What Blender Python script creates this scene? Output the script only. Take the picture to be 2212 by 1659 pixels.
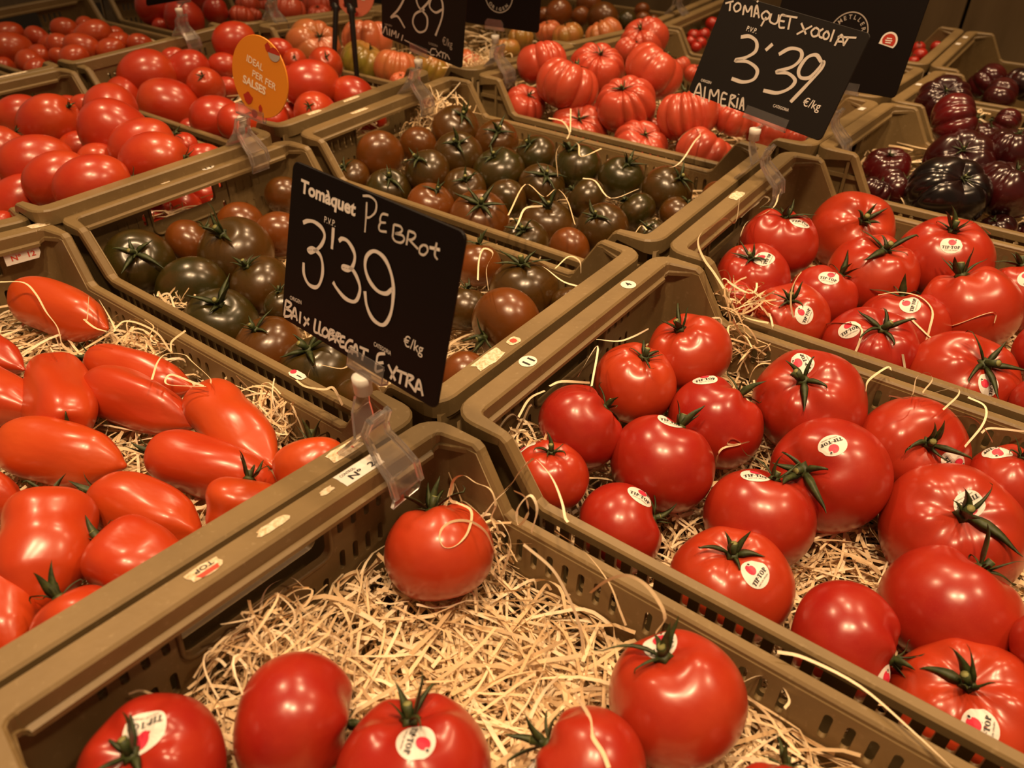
import bpy, bmesh, math, random
import numpy as np
from mathutils import Vector, Matrix, Quaternion
from mathutils.bvhtree import BVHTree

for _o in list(bpy.data.objects):
    bpy.data.objects.remove(_o, do_unlink=True)
scene = bpy.context.scene
COL = scene.collection

# ------------------------------------------------------------------ camera
cam_data = bpy.data.cameras.new('camera')
cam_data.sensor_width = 36.0
cam_data.lens = 1658.83 / 2212.0 * 36.0
cam_data.clip_start = 0.01
cam_data.dof.use_dof = True
cam_data.dof.focus_distance = 0.62
cam_data.dof.aperture_fstop = 9.0
cam = bpy.data.objects.new('camera', cam_data)
COL.objects.link(cam)
RIGHT = Vector((0.7999265, 0.60009456, 0.00202749))
DOWN = Vector((0.3601669, -0.47739485, -0.80148235))
FWD = Vector((-0.47999728, 0.64185721, -0.59801499))
EYE = Vector((0.79528471, -0.30032068, 0.32842563))
m = Matrix.Identity(4)
for r_ in range(3):
    m[r_][0] = RIGHT[r_]; m[r_][1] = -DOWN[r_]; m[r_][2] = -FWD[r_]; m[r_][3] = EYE[r_]
cam.matrix_world = m
scene.camera = cam

# ------------------------------------------------------------------ light and exposure
scene.view_settings.view_transform = 'Standard'
scene.view_settings.look = 'None'
scene.view_settings.gamma = 1.0
scene.view_settings.use_curve_mapping = False
scene.view_settings.exposure = 1.1
world = bpy.data.worlds.new('world')
scene.world = world
world.use_nodes = True
world.node_tree.nodes['Background'].inputs[0].default_value = (1.0, 0.66, 0.38, 1)
world.node_tree.nodes['Background'].inputs[1].default_value = 0.065
WARM = (1.0, 0.655, 0.355)
# track spotlights on the shop ceiling, then one added wall fill: (position, aim, power, cone)
for n_, (p_, a_, e_, c_) in enumerate((
        ((0.62, -0.42, 1.75), (0.45, 0.10, 0), 30, 75),
        ((0.98, -0.28, 1.80), (0.80, 0.15, 0), 34, 75),
        ((1.65, 0.55, 1.80), (0.90, 0.35, 0), 20, 80),
        ((0.35, 1.05, 1.85), (0.40, 0.55, 0), 28, 80),
        ((-0.55, 0.25, 1.80), (-0.05, 0.25, 0), 26, 80),
        ((1.15, 1.55, 1.90), (0.70, 1.05, 0), 18, 80),
        ((-0.25, 1.55, 1.90), (0.05, 0.95, 0), 22, 80),
        ((0.75, 1.35, 1.95), (0.75, 1.70, 0.1), 12, 80))):  # added fill spot, put in to brighten the brown back wall
    ld = bpy.data.lights.new('track_and_fill_spot', 'SPOT')
    ld.energy = e_
    ld.color = WARM
    ld.spot_size = math.radians(c_)
    ld.spot_blend = 0.9
    ld.shadow_soft_size = 0.06
    lo = bpy.data.objects.new('track_and_fill_spot', ld)
    lo.location = p_
    lo.rotation_euler = (Vector(a_) - Vector(p_)).to_track_quat('-Z', 'Y').to_euler()
    COL.objects.link(lo)

# ------------------------------------------------------------------ measured layout (metres)
# CRATES: row, column, corner x, y, z, tilt about x.  TOMATOES: row, column, kind, tone, centre, radius, stem direction, calyx, sticker, order key
CRATES = [
    (0, -1, -1.046, -0.3019, 0.0219, -0.0956),
    (0, 0, -0.5545, -0.3019, 0.0219, -0.0956),
    (0, 1, -0.0249, -0.3001, 0.0196, -0.0956),
    (0, 2, 0.5037, -0.3026, 0.0245, -0.0956),
    (1, -1, -1.0619, -0.0046, 0.0036, 0.0),
    (1, 0, -0.5306, -0.0131, 0.0056, 0.0),
    (1, 1, -0.0181, 0.0041, -0.0063, 0.0),
    (1, 2, 0.5135, 0.0033, -0.0029, 0.0),
    (2, -1, -1.0585, 0.3083, 0.0031, 0.0281),
    (2, 0, -0.5627, 0.3161, -0.0015, 0.0281),
    (2, 1, -0.0132, 0.3146, -0.0016, 0.0281),
    (2, 2, 0.5167, 0.3078, 0.0007, 0.0281),
    (3, -1, -1.046, 0.6379, 0.0101, -0.0616),
    (3, 0, -0.5086, 0.6441, 0.0109, -0.0616),
    (3, 1, 0.0219, 0.6349, 0.0093, -0.0616),
    (3, 2, 0.5437, 0.6372, 0.0101, -0.0616),
    (4, -1, -1.046, 0.9476, -0.0088, -0.0645),
    (4, 0, -0.5245, 0.9476, -0.0088, -0.0645),
    (4, 1, 0.0139, 0.9485, -0.0084, -0.0645),
    (4, 2, 0.5465, 0.9517, -0.0094, -0.0645),
    (5, -1, -1.046, 1.2528, -0.0244, 0.025),
    (5, 0, -0.5245, 1.2528, -0.0244, 0.025),
    (5, 1, 0.0113, 1.2539, -0.0242, 0.025),
    (5, 2, 0.5348, 1.2528, -0.0248, 0.025),
]
TOMATOES = [
    (0, 2, 'beef', 0.75, 0.5608, -0.0644, -0.0513, 0.0361, -0.567, 0.441, 0.696, 1, None, 948, 1192),
    (0, 2, 'beef', 0.25, 0.5586, -0.2581, -0.0252, 0.034, 0.058, -0.167, 0.984, 1, [-0.045, 0.179, 0.983, -0.661, -0.743, 0.106], 330, 1668),
    (0, 2, 'beef', 0.2, 0.5799, -0.1977, -0.0435, 0.0326, 0.753, 0.63, -0.19, 1, None, 634, 1556),
    (0, 2, 'beef', 0.15, 0.6482, -0.181, -0.0407, 0.0377, -0.314, 0.327, 0.891, 1, [0.141, -0.003, 0.99, 0.463, -0.884, -0.069], 895, 1668),
    (0, 2, 'beef', 0.25, 0.7126, -0.1273, -0.0512, 0.0314, -0.968, -0.071, 0.241, 1, [-0.9, -0.429, 0.081, -0.22, 0.606, 0.764], 1268, 1672),
    (0, 2, 'beef', 0.5, 0.7289, -0.0643, -0.0524, 0.0372, -0.441, 0.084, 0.893, 1, [-0.586, 0.316, 0.746, 0.592, 0.796, 0.128], 1460, 1510),
    (0, 2, 'beef', 0.3, 0.7996, -0.0863, -0.0574, 0.0287, -0.404, 0.779, 0.48, 1, None, 1700, 1775),
    (1, 2, 'beef', 0.55, 0.5725, 0.043, -0.0606, 0.0284, -0.035, 0.114, 0.993, 1, [-0.837, -0.005, 0.548, -0.324, -0.803, -0.501], 1186, 1030),
    (1, 2, 'beef', 0.15, 0.5668, 0.0909, -0.0481, 0.0332, 0.474, 0.707, 0.524, 1, None, 1251, 922),
    (1, 2, 'beef', 0.7, 0.5709, 0.1694, -0.0515, 0.0349, 0.173, 0.088, 0.981, 1, None, 1371, 828),
    (1, 2, 'beef', 0.5, 0.5874, 0.2341, -0.0499, 0.0371, -0.336, -0.213, 0.918, 1, None, 1487, 763),
    (1, 2, 'beef', 0.25, 0.6393, 0.1842, -0.07, 0.0395, 0.307, 0.625, 0.717, 1, [-0.422, 0.074, 0.904, 0.724, 0.628, 0.287], 1545, 914),
    (1, 2, 'beef', 0.2, 0.6293, 0.1117, -0.0664, 0.0409, 0.033, 0.649, 0.76, 1, [-0.046, 0.186, 0.981, 0.857, 0.511, -0.057], 1431, 1001),
    (1, 2, 'beef', 0.2, 0.631, 0.0482, -0.0813, 0.0333, 0.707, 0.628, 0.325, 1, [0.243, 0.318, 0.916, 0.905, 0.265, -0.332], 1339, 1141),
    (1, 2, 'beef', 0.3, 0.7065, 0.1194, -0.0835, 0.039, -0.032, 0.527, 0.849, 1, [-0.306, 0.073, 0.949, 0.793, 0.571, 0.212], 1641, 1120),
    (1, 2, 'beef', 0.65, 0.7133, 0.0553, -0.0893, 0.0415, -0.108, -0.042, 0.993, 1, [0.428, -0.251, 0.868, 0.087, 0.968, 0.237], 1577, 1264),
    (1, 2, 'beef', 0.3, 0.6935, 0.244, -0.0617, 0.0461, -0.169, -0.483, 0.859, 1, [-0.308, -0.119, 0.944, -0.651, 0.75, -0.117], 1748, 872),
    (1, 2, 'beef', 0.2, 0.7333, 0.1804, -0.0715, 0.0439, -0.426, -0.763, 0.486, 1, [-0.052, -0.334, 0.941, -0.697, -0.663, -0.274], 1790, 1027),
    (1, 2, 'beef', 0.45, 0.7749, 0.249, -0.0715, 0.041, 0.327, -0.58, 0.746, 1, [0.796, -0.479, 0.371, 0.502, 0.178, -0.847], 1968, 970),
    (1, 2, 'beef', 0.4, 0.8203, 0.189, -0.0827, 0.0486, 0.059, -0.443, 0.895, 1, [0.067, -0.232, 0.97, -0.548, -0.822, -0.158], 2053, 1147),
    (1, 2, 'beef', 0.35, 0.8459, 0.2561, -0.0755, 0.0336, -0.068, 0.258, 0.964, 1, [-0.642, 0.052, 0.765, -0.543, -0.736, -0.406], 2185, 1050),
    (1, 2, 'beef', 0.15, 0.7882, 0.0515, -0.0833, 0.0364, 0.989, 0.083, 0.124, 1, [0.828, -0.531, 0.179, 0.529, 0.846, 0.066], 1820, 1386),
    (1, 2, 'beef', 0.2, 0.8346, 0.1166, -0.0843, 0.0427, 0.237, 0.631, 0.739, 1, None, 2046, 1318),
    (1, 2, 'beef', 0.6, 0.863, 0.0574, -0.0974, 0.0444, -0.267, -0.179, 0.947, 1, [0.061, -0.695, 0.716, -0.149, 0.703, 0.695], 2090, 1545),
    (1, 2, 'beef', 0.2, 0.8903, 0.1016, -0.061, 0.0236, -0.117, 0.993, 0.003, 0, None, 2285, 1405),
    (2, 2, 'beef', 0.25, 0.5772, 0.4607, -0.0375, 0.0396, 0.018, 0.09, 0.996, 1, [0.514, -0.086, 0.853, 0.853, 0.151, -0.499], 1681, 526),
    (2, 2, 'beef', 0.6, 0.6266, 0.5505, -0.0436, 0.0446, 0.399, -0.605, 0.689, 1, None, 1838, 500),
    (2, 2, 'beef', 0.3, 0.5782, 0.3943, -0.05, 0.037, -0.094, -0.312, 0.945, 1, [0.325, -0.194, 0.926, -0.101, 0.966, 0.238], 1624, 602),
    (2, 2, 'beef', 0.4, 0.6716, 0.4846, -0.0554, 0.0449, 0.166, -0.065, 0.984, 1, None, 1883, 596),
    (2, 2, 'beef', 0.35, 0.7236, 0.5489, -0.0478, 0.0475, -0.007, -0.174, 0.985, 1, [0.112, -0.698, 0.707, 0.963, 0.253, 0.097], 2037, 562),
    (2, 2, 'beef', 0.3, 0.6436, 0.4211, -0.0621, 0.0339, 0.298, 0.475, 0.828, 1, [0.114, -0.383, 0.917, 0.99, 0.117, -0.075], 1776, 644),
    (2, 2, 'beef', 0.45, 0.6327, 0.3589, -0.0635, 0.0386, -0.027, -0.351, 0.936, 1, [0.491, -0.55, 0.676, -0.017, 0.769, 0.639], 1703, 696),
    (2, 2, 'beef', 0.35, 0.7202, 0.4261, -0.0729, 0.0434, -0.28, 0.408, 0.869, 1, [0.054, -0.423, 0.905, -0.129, 0.895, 0.426], 1944, 713),
    (2, 2, 'beef', 0.5, 0.7657, 0.4819, -0.0614, 0.0474, -0.49, 0.17, 0.855, 1, None, 2091, 671),
    (2, 2, 'beef', 0.2, 0.7088, 0.3621, -0.0682, 0.0424, 0.17, -0.306, 0.937, 1, [-0.448, -0.562, 0.695, 0.624, 0.36, 0.694], 1878, 760),
    (2, 2, 'beef', 0.45, 0.7862, 0.3666, -0.0721, 0.0458, 0.315, -0.355, 0.88, 1, [0.467, -0.677, 0.569, -0.197, 0.548, 0.813], 2074, 828),
    (2, 2, 'beef', 0.4, 0.8069, 0.5488, -0.063, 0.0392, -0.464, 0.345, 0.816, 1, [-0.145, -0.585, 0.798, 0.37, 0.716, 0.592], 2217, 642),
    (2, 2, 'beef', 0.3, 0.8383, 0.4185, -0.0447, 0.028, -0.414, 0.906, -0.09, 0, None, 2268, 758),
    (2, 2, 'beef', 0.3, 0.849, 0.3476, -0.0569, 0.0262, -0.397, 0.829, -0.394, 0, None, 2258, 880),
    (2, 2, 'beef', 0.4, 0.5835, 0.3417, -0.0504, 0.0205, -0.345, 0.816, -0.464, 0, None, 1588, 652),
    (1, 1, 'kumato', 0.05, 0.0333, 0.0507, -0.0604, 0.0362, 0.605, -0.346, 0.717, 1, None, 301, 567),
    (1, 1, 'kumato', 0.7, 0.0314, 0.1149, -0.0646, 0.0293, 0.216, 0.824, 0.524, 1, None, 413, 527),
    (1, 1, 'kumato', 0.3, 0.0929, 0.1297, -0.0639, 0.0419, 0.093, -0.415, 0.905, 1, None, 510, 548),
    (1, 1, 'kumato', 0.75, 0.0395, 0.1765, -0.0644, 0.0289, -0.604, 0.755, -0.254, 0, None, 520, 490),
    (1, 1, 'kumato', 0.8, 0.0888, 0.1931, -0.066, 0.028, -0.701, 0.598, 0.388, 0, None, 604, 506),
    (1, 1, 'kumato', 0.5, 0.0287, 0.2537, -0.0554, 0.0259, -0.498, 0.659, 0.564, 0, None, 616, 424),
    (1, 1, 'kumato', 0.05, 0.1025, 0.0647, -0.0782, 0.0371, -0.805, 0.581, -0.123, 0, None, 418, 629),
    (1, 1, 'kumato', 0.25, 0.1563, 0.1111, -0.0735, 0.0323, -0.158, -0.347, 0.924, 1, None, 564, 616),
    (1, 1, 'kumato', 0.05, 0.1622, 0.0527, -0.0892, 0.0376, 0.317, -0.098, 0.943, 1, None, 478, 698),
    (1, 1, 'kumato', 0.55, 0.2414, 0.0493, -0.0862, 0.0334, -0.11, -0.303, 0.947, 1, None, 580, 753),
    (1, 1, 'kumato', 0.2, 0.3081, 0.0536, -0.0887, 0.0377, -0.078, -0.212, 0.974, 1, None, 690, 806),
    (1, 1, 'kumato', 0.1, 0.2209, 0.0891, -0.0647, 0.0193, -0.15, -0.018, 0.989, 1, None, 612, 660),
    (1, 1, 'kumato', 0.75, 0.4326, 0.1766, -0.0508, 0.0354, -0.201, -0.978, -0.054, 1, None, 1095, 702),
    (1, 1, 'kumato', 0.3, 0.4026, 0.2445, -0.0562, 0.0352, -0.111, 0.014, 0.994, 1, None, 1132, 628),
    (1, 1, 'kumato', 0.8, 0.3292, 0.2608, -0.058, 0.027, -0.189, 0.418, 0.889, 1, None, 1031, 573),
    (1, 1, 'kumato', 0.15, 0.3739, 0.1861, -0.06, 0.0248, -0.22, 0.457, 0.862, 1, None, 1004, 668),
    (1, 1, 'kumato', 0.65, 0.4445, 0.1016, -0.0614, 0.0231, -0.81, 0.53, -0.251, 0, None, 1005, 815),
    (1, 1, 'kumato', 0.2, 0.4527, 0.2502, -0.059, 0.0199, 0.024, 0.994, 0.102, 0, None, 1229, 662),
    (1, 1, 'kumato', 0.2, 0.3796, 0.0366, -0.0751, 0.0206, -0.465, 0.884, -0.048, 0, None, 775, 862),
    (2, 1, 'kumato', 0.6, 0.0491, 0.4006, -0.0428, 0.0329, -0.881, 0.452, -0.137, 0, None, 821, 337),
    (2, 1, 'kumato', 0.5, 0.0614, 0.4621, -0.0443, 0.027, -0.357, 0.932, -0.06, 0, None, 903, 316),
    (2, 1, 'kumato', 0.35, 0.0777, 0.5247, -0.0352, 0.0355, 0.533, -0.083, 0.842, 1, None, 985, 281),
    (2, 1, 'kumato', 0.2, 0.1397, 0.4559, -0.0389, 0.0338, 0.369, -0.463, 0.806, 1, None, 990, 337),
    (2, 1, 'kumato', 0.4, 0.1462, 0.5309, -0.0391, 0.0308, 0.435, -0.458, 0.776, 1, None, 1073, 306),
    (2, 1, 'kumato', 0.1, 0.2169, 0.5246, -0.0412, 0.0285, -0.15, -0.565, 0.811, 1, None, 1157, 336),
    (2, 1, 'kumato', 0.05, 0.2868, 0.5191, -0.0406, 0.0323, -0.247, -0.295, 0.923, 1, None, 1247, 363),
    (2, 1, 'kumato', 0.15, 0.1373, 0.3977, -0.0436, 0.0297, -0.173, -0.521, 0.836, 1, None, 924, 372),
    (2, 1, 'kumato', 0.1, 0.2006, 0.4645, -0.0489, 0.0344, -0.028, -0.407, 0.913, 1, None, 1077, 371),
    (2, 1, 'kumato', 0.15, 0.1037, 0.3592, -0.0649, 0.031, 0.381, -0.275, 0.883, 1, None, 841, 413),
    (2, 1, 'kumato', 0.35, 0.1868, 0.4106, -0.0598, 0.029, 0.42, -0.376, 0.826, 1, None, 1003, 411),
    (2, 1, 'kumato', 0.15, 0.2664, 0.4687, -0.0541, 0.03, 0.465, -0.292, 0.836, 1, None, 1170, 403),
    (2, 1, 'kumato', 0.85, 0.1755, 0.359, -0.0655, 0.0311, 0.397, 0.08, 0.914, 1, None, 931, 444),
    (2, 1, 'kumato', 0.2, 0.242, 0.4249, -0.0654, 0.028, -0.369, 0.921, -0.126, 0, None, 1092, 435),
    (2, 1, 'kumato', 0.15, 0.3427, 0.4539, -0.0461, 0.0251, -0.814, -0.266, 0.516, 1, None, 1267, 430),
    (2, 1, 'kumato', 0.75, 0.2463, 0.3665, -0.0697, 0.0387, 0.36, -0.323, 0.875, 1, None, 1035, 478),
    (2, 1, 'kumato', 0.3, 0.3141, 0.4135, -0.0753, 0.0342, 0.12, -0.147, 0.982, 1, None, 1182, 490),
    (2, 1, 'kumato', 0.2, 0.3209, 0.3575, -0.0728, 0.0295, 0.203, -0.419, 0.885, 1, None, 1133, 525),
    (2, 1, 'kumato', 0.3, 0.4005, 0.3958, -0.0465, 0.0301, -0.074, -0.598, 0.798, 1, None, 1301, 494),
    (2, 1, 'kumato', 0.65, 0.3857, 0.3515, -0.0583, 0.0235, -0.026, 0.978, -0.205, 0, None, 1229, 538),
    (2, 1, 'kumato', 0.4, 0.0427, 0.3525, -0.0588, 0.0244, -0.057, -0.53, 0.846, 1, None, 760, 383),
    (2, 1, 'kumato', 0.05, 0.3514, 0.5213, -0.0399, 0.0301, 0.363, -0.126, 0.923, 1, None, 1343, 386),
    (2, 1, 'kumato', 0.2, 0.4165, 0.5176, -0.0388, 0.0318, 0.608, -0.082, 0.79, 1, None, 1441, 413),
    (2, 1, 'kumato', 0.05, 0.4087, 0.4586, -0.0467, 0.0243, -0.786, -0.133, 0.604, 1, None, 1375, 458),
    (2, 1, 'kumato', 0.35, 0.4493, 0.4814, -0.0473, 0.0226, 0.44, 0.439, 0.783, 1, None, 1462, 464),
    (2, 1, 'kumato', 0.15, 0.446, 0.4263, -0.0529, 0.0182, -0.075, -0.528, 0.846, 1, None, 1406, 508),
    (2, 1, 'kumato', 0.4, 0.4643, 0.5595, -0.0478, 0.0197, -0.157, 0.894, 0.42, 0, None, 1550, 425),
    (1, 0, 'egg', 0.5, -0.3283, 0.1569, -0.0113, 0.0375, 0.684, 0.468, 0.559, 1, None, 105, 268),
    (1, 0, 'egg', 0.5, -0.4516, 0.1725, -0.0276, 0.0282, -0.358, -0.924, -0.135, 0, None, 43, 250),
    (1, 0, 'egg', 0.5, -0.2164, 0.1898, -0.0129, 0.0424, 0.195, 0.5, -0.844, 0, None, 254, 293),
    (1, 0, 'egg', 0.5, -0.3279, 0.2454, -0.0177, 0.0357, -0.832, 0.472, 0.292, 0, None, 241, 243),
    (1, 0, 'egg', 0.5, -0.204, 0.0779, -0.016, 0.0358, 0.301, 0.953, -0.008, 0, None, 82, 357),
    (1, 0, 'egg', 0.5, -0.1301, 0.0656, -0.0133, 0.033, 0.264, 0.897, 0.354, 1, None, 127, 390),
    (1, 0, 'egg', 0.5, -0.0665, 0.0739, -0.0097, 0.0361, 0.4, 0.91, 0.113, 1, None, 204, 407),
    (1, 0, 'egg', 0.5, -0.1439, 0.1827, -0.0118, 0.036, 0.391, 0.876, 0.282, 1, None, 311, 320),
    (1, 0, 'egg', 0.5, -0.0817, 0.1598, -0.0087, 0.0354, 0.877, 0.434, 0.205, 1, None, 336, 350),
    (1, 0, 'egg', 0.5, -0.1287, 0.2514, -0.043, 0.0215, 0.338, 0.938, -0.079, 0, None, 441, 344),
    (1, 0, 'egg', 0.5, -0.3112, 0.0805, -0.0261, 0.0298, 0.087, 0.753, 0.652, 1, None, 2, 332),
    (1, 0, 'egg', 0.5, -0.278, 0.1666, -0.0381, 0.0249, -0.499, -0.866, -0.025, 0, None, 177, 323),
    (1, 0, 'egg', 0.5, -0.1826, 0.1412, -0.0272, 0.0244, 0.508, -0.767, 0.392, 1, None, 216, 352),
    (1, 0, 'egg', 0.5, -0.1739, 0.0303, -0.042, 0.0314, -0.3, -0.69, -0.658, 0, None, 40, 442),
    (1, 0, 'egg', 0.5, -0.2485, 0.0454, -0.0427, 0.0228, -0.334, -0.927, 0.173, 0, None, 3, 402),
    (1, 0, 'egg', 0.5, -0.4755, 0.2551, -0.0401, 0.0179, -0.876, -0.479, 0.065, 0, None, 150, 232),
    (1, 0, 'egg', 0.5, -0.4286, 0.2576, -0.0307, 0.0182, -0.713, -0.646, 0.273, 0, None, 184, 230),
    (1, 0, 'egg', 0.5, -0.1766, 0.258, -0.0358, 0.0157, -0.961, 0.159, 0.225, 0, None, 401, 313),
    (2, 0, 'egg2', 0.4, -0.5009, 0.4068, -0.031, 0.042, 0.293, 0.952, 0.086, 0, None, 318, 166),
    (2, 0, 'egg2', 0.4, -0.3952, 0.3719, -0.0521, 0.043, -0.541, -0.714, 0.443, 0, None, 365, 230),
    (2, 0, 'egg2', 0.4, -0.4861, 0.4698, -0.0343, 0.0344, -0.572, -0.671, -0.472, 0, None, 401, 156),
    (2, 0, 'egg2', 0.4, -0.4982, 0.3571, -0.0494, 0.0291, -0.733, 0.641, 0.229, 0, None, 268, 206),
    (2, 0, 'egg2', 0.4, -0.3779, 0.4341, -0.0336, 0.0302, 0.579, -0.407, 0.706, 1, None, 445, 189),
    (2, 0, 'egg2', 0.4, -0.2547, 0.3652, -0.0452, 0.0362, 0.386, 0.88, -0.277, 0, None, 472, 260),
    (2, 0, 'egg2', 0.4, -0.1808, 0.3504, -0.0311, 0.0266, 0.483, 0.852, -0.202, 0, None, 517, 266),
    (2, 0, 'egg2', 0.4, -0.4796, 0.5748, -0.0028, 0.0331, 0.391, 0.901, 0.186, 0, None, 507, 90),
    (2, 0, 'egg2', 0.4, -0.4641, 0.5326, -0.0336, 0.0229, 0.684, 0.722, -0.101, 0, None, 484, 143),
    (2, 0, 'egg2', 0.4, -0.524, 0.5125, -0.038, 0.0182, -0.719, 0.589, 0.369, 0, None, 420, 142),
    (2, 0, 'egg2', 0.4, -0.1512, 0.4659, 0.0017, 0.0358, 0.574, 0.816, -0.062, 0, None, 673, 183),
    (2, 0, 'egg2', 0.4, -0.0836, 0.4109, -0.0146, 0.0307, 0.477, -0.671, 0.568, 1, None, 682, 246),
    (2, 0, 'egg2', 0.4, -0.1023, 0.5001, -0.0143, 0.0284, -0.882, -0.282, 0.377, 0, None, 762, 208),
    (2, 0, 'egg2', 0.4, -0.2415, 0.5731, -0.0075, 0.0281, 0.661, -0.45, 0.6, 1, None, 703, 143),
    (2, 0, 'egg2', 0.4, -0.344, 0.5933, -0.0205, 0.0216, 0.698, -0.536, 0.475, 1, None, 637, 134),
    (2, 0, 'egg2', 0.4, -0.3824, 0.594, -0.0058, 0.0194, -0.86, -0.439, 0.26, 0, None, 603, 107),
    (2, 0, 'egg2', 0.4, -0.3287, 0.5659, -0.0361, 0.0174, -0.177, 0.984, 0.032, 0, None, 626, 165),
    (2, 0, 'egg2', 0.4, -0.1736, 0.4056, -0.0364, 0.0219, -0.584, 0.719, 0.377, 0, None, 592, 255),
    (2, 0, 'egg2', 0.4, -0.1823, 0.4414, -0.0423, 0.0183, 0.33, 0.527, -0.783, 0, None, 626, 248),
    (2, 0, 'egg2', 0.4, -0.3992, 0.4862, -0.0495, 0.0181, 0.445, 0.888, -0.114, 0, None, 490, 190),
    (2, 0, 'egg2', 0.4, -0.5267, 0.4779, -0.0184, 0.0178, 0.105, 0.991, 0.088, 0, None, 375, 125),
    (2, 0, 'egg2', 0.4, -0.1143, 0.5411, -0.0643, 0.0219, -0.845, -0.527, -0.089, 0, None, 800, 262),
    (2, 0, 'egg2', 0.4, -0.302, 0.3498, -0.0682, 0.0199, 0.321, 0.844, -0.43, 0, None, 420, 285),
    (3, 0, 'ribbedg', 0.7, -0.4204, 0.7047, -0.0269, 0.053, 0.731, -0.165, 0.662, 1, None, 680, 101),
    (3, 0, 'ribbedg', 0.8, -0.3292, 0.7559, -0.0114, 0.0471, -0.126, 0.243, 0.962, 1, None, 795, 86),
    (3, 0, 'ribbedg', 0.05, -0.2817, 0.6956, -0.0322, 0.043, 0.393, 0.306, 0.867, 1, None, 786, 135),
    (3, 0, 'ribbedg', 0.7, -0.2072, 0.7007, -0.0326, 0.0404, 0.015, 0.282, 0.959, 1, None, 856, 149),
    (3, 0, 'ribbedg', 0.95, -0.1704, 0.6723, -0.043, 0.0205, 0.171, -0.153, 0.973, 1, None, 866, 178),
    (3, 0, 'ribbedg', 0.1, -0.1725, 0.7557, -0.0377, 0.0312, 0.345, 0.366, 0.864, 1, None, 934, 148),
    (3, 0, 'ribbedg', 0.8, -0.1538, 0.8362, -0.0407, 0.0271, 0.324, 0.38, 0.866, 1, None, 1014, 135),
    (4, 0, 'ribbedg', 0.2, -0.1894, 0.9981, -0.0527, 0.0259, -0.106, 0.118, 0.987, 1, None, 1096, 106),
    (4, 0, 'ribbedg', 0.25, -0.2399, 1.1121, -0.0588, 0.0276, -0.354, 0.275, 0.894, 1, None, 1125, 82),
    (4, 0, 'ribbedg', 0.6, -0.087, 1.1989, -0.0472, 0.0408, -0.397, -0.133, 0.908, 1, None, 1305, 75),
    (4, 0, 'ribbedg', 0.3, -0.1683, 1.1838, -0.0581, 0.0347, -0.279, -0.067, 0.958, 1, None, 1226, 78),
    (4, 0, 'ribbedg', 0.9, -0.2319, 1.2045, -0.0606, 0.0286, -0.156, -0.154, 0.976, 1, None, 1185, 68),
    (5, 0, 'kumato', 0.8, -0.2565, 1.2793, -0.0385, 0.0314, -0.806, 0.58, -0.117, 0, None, 1207, 29),
    (5, 0, 'kumato', 0.8, -0.328, 1.3242, -0.0619, 0.0241, -0.559, 0.605, 0.567, 0, None, 1175, 37),
    (5, 0, 'kumato', 0.7, -0.2554, 1.4046, -0.0386, 0.0307, -0.342, 0.94, 0.01, 0, None, 1272, 10),
    (5, 0, 'kumato', 0.7, -0.2502, 1.3623, -0.0575, 0.0228, -0.558, 0.82, -0.122, 0, None, 1254, 36),
    (5, 0, 'kumato', 0.4, -0.1735, 1.3351, -0.0498, 0.0378, 0.015, 0.987, 0.163, 0, None, 1302, 42),
    (5, 0, 'kumato', 0.1, -0.141, 1.3869, -0.06, 0.0245, -0.469, 0.864, -0.182, 0, None, 1353, 48),
    (5, 0, 'kumato', 0.8, -0.1748, 1.5211, -0.0599, 0.0191, -0.476, 0.727, 0.495, 0, None, 1387, 23),
    (5, 0, 'kumato', 0.7, -0.1349, 1.4525, -0.0638, 0.0185, -0.615, 0.562, 0.553, 0, None, 1388, 42),
    (5, 0, 'kumato', 0.5, -0.103, 1.4436, -0.0645, 0.0172, -0.363, 0.876, 0.319, 0, None, 1410, 48),
    (3, 1, 'ribbed', 0.5, 0.0794, 0.7305, 0.0156, 0.0403, -0.419, 0.197, 0.886, 1, None, 1169, 135),
    (3, 1, 'ribbed', 0.5, 0.1455, 0.7064, -0.0034, 0.0488, 0.196, 0.393, 0.898, 1, None, 1226, 186),
    (3, 1, 'ribbed', 0.5, 0.1437, 0.7915, 0.0021, 0.0437, 0.355, -0.324, 0.877, 1, None, 1289, 151),
    (4, 1, 'ribbed', 0.5, 0.0783, 1.0658, -0.0119, 0.0447, -0.055, -0.59, 0.806, 1, None, 1392, 87),
    (4, 1, 'ribbed', 0.5, 0.0816, 1.0055, -0.0211, 0.0276, 0.378, 0.411, 0.829, 1, None, 1359, 113),
    (3, 1, 'ribbed', 0.5, 0.2413, 0.7961, 0.0145, 0.0467, 0.395, 0.405, 0.825, 1, None, 1413, 154),
    (3, 1, 'ribbed', 0.5, 0.245, 0.712, -0.0147, 0.0438, -0.016, -0.48, 0.877, 1, None, 1353, 227),
    (3, 1, 'ribbed', 0.5, 0.3347, 0.7275, -0.0162, 0.0426, -0.32, 0.139, 0.937, 1, None, 1484, 249),
    (3, 1, 'ribbed', 0.5, 0.0872, 0.6781, -0.036, 0.0343, 0.434, -0.149, 0.888, 1, None, 1134, 228),
    (3, 1, 'ribbed', 0.5, 0.1829, 0.686, -0.0575, 0.0454, 0.26, -0.486, 0.834, 1, None, 1251, 282),
    (3, 1, 'ribbed', 0.5, 0.2905, 0.6817, -0.0559, 0.0399, 0.405, -0.347, 0.846, 1, None, 1384, 314),
    (3, 1, 'ribbed', 0.5, 0.3853, 0.6869, -0.0493, 0.0446, 0.33, 0.429, 0.841, 1, None, 1520, 333),
    (4, 1, 'ribbed', 0.5, 0.175, 1.0937, -0.0624, 0.0206, 0.193, 0.009, 0.981, 1, None, 1501, 160),
    (3, 1, 'ribbed', 0.5, 0.4751, 0.8074, -0.0445, 0.0229, -0.132, -0.066, 0.989, 1, None, 1728, 303),
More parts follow.
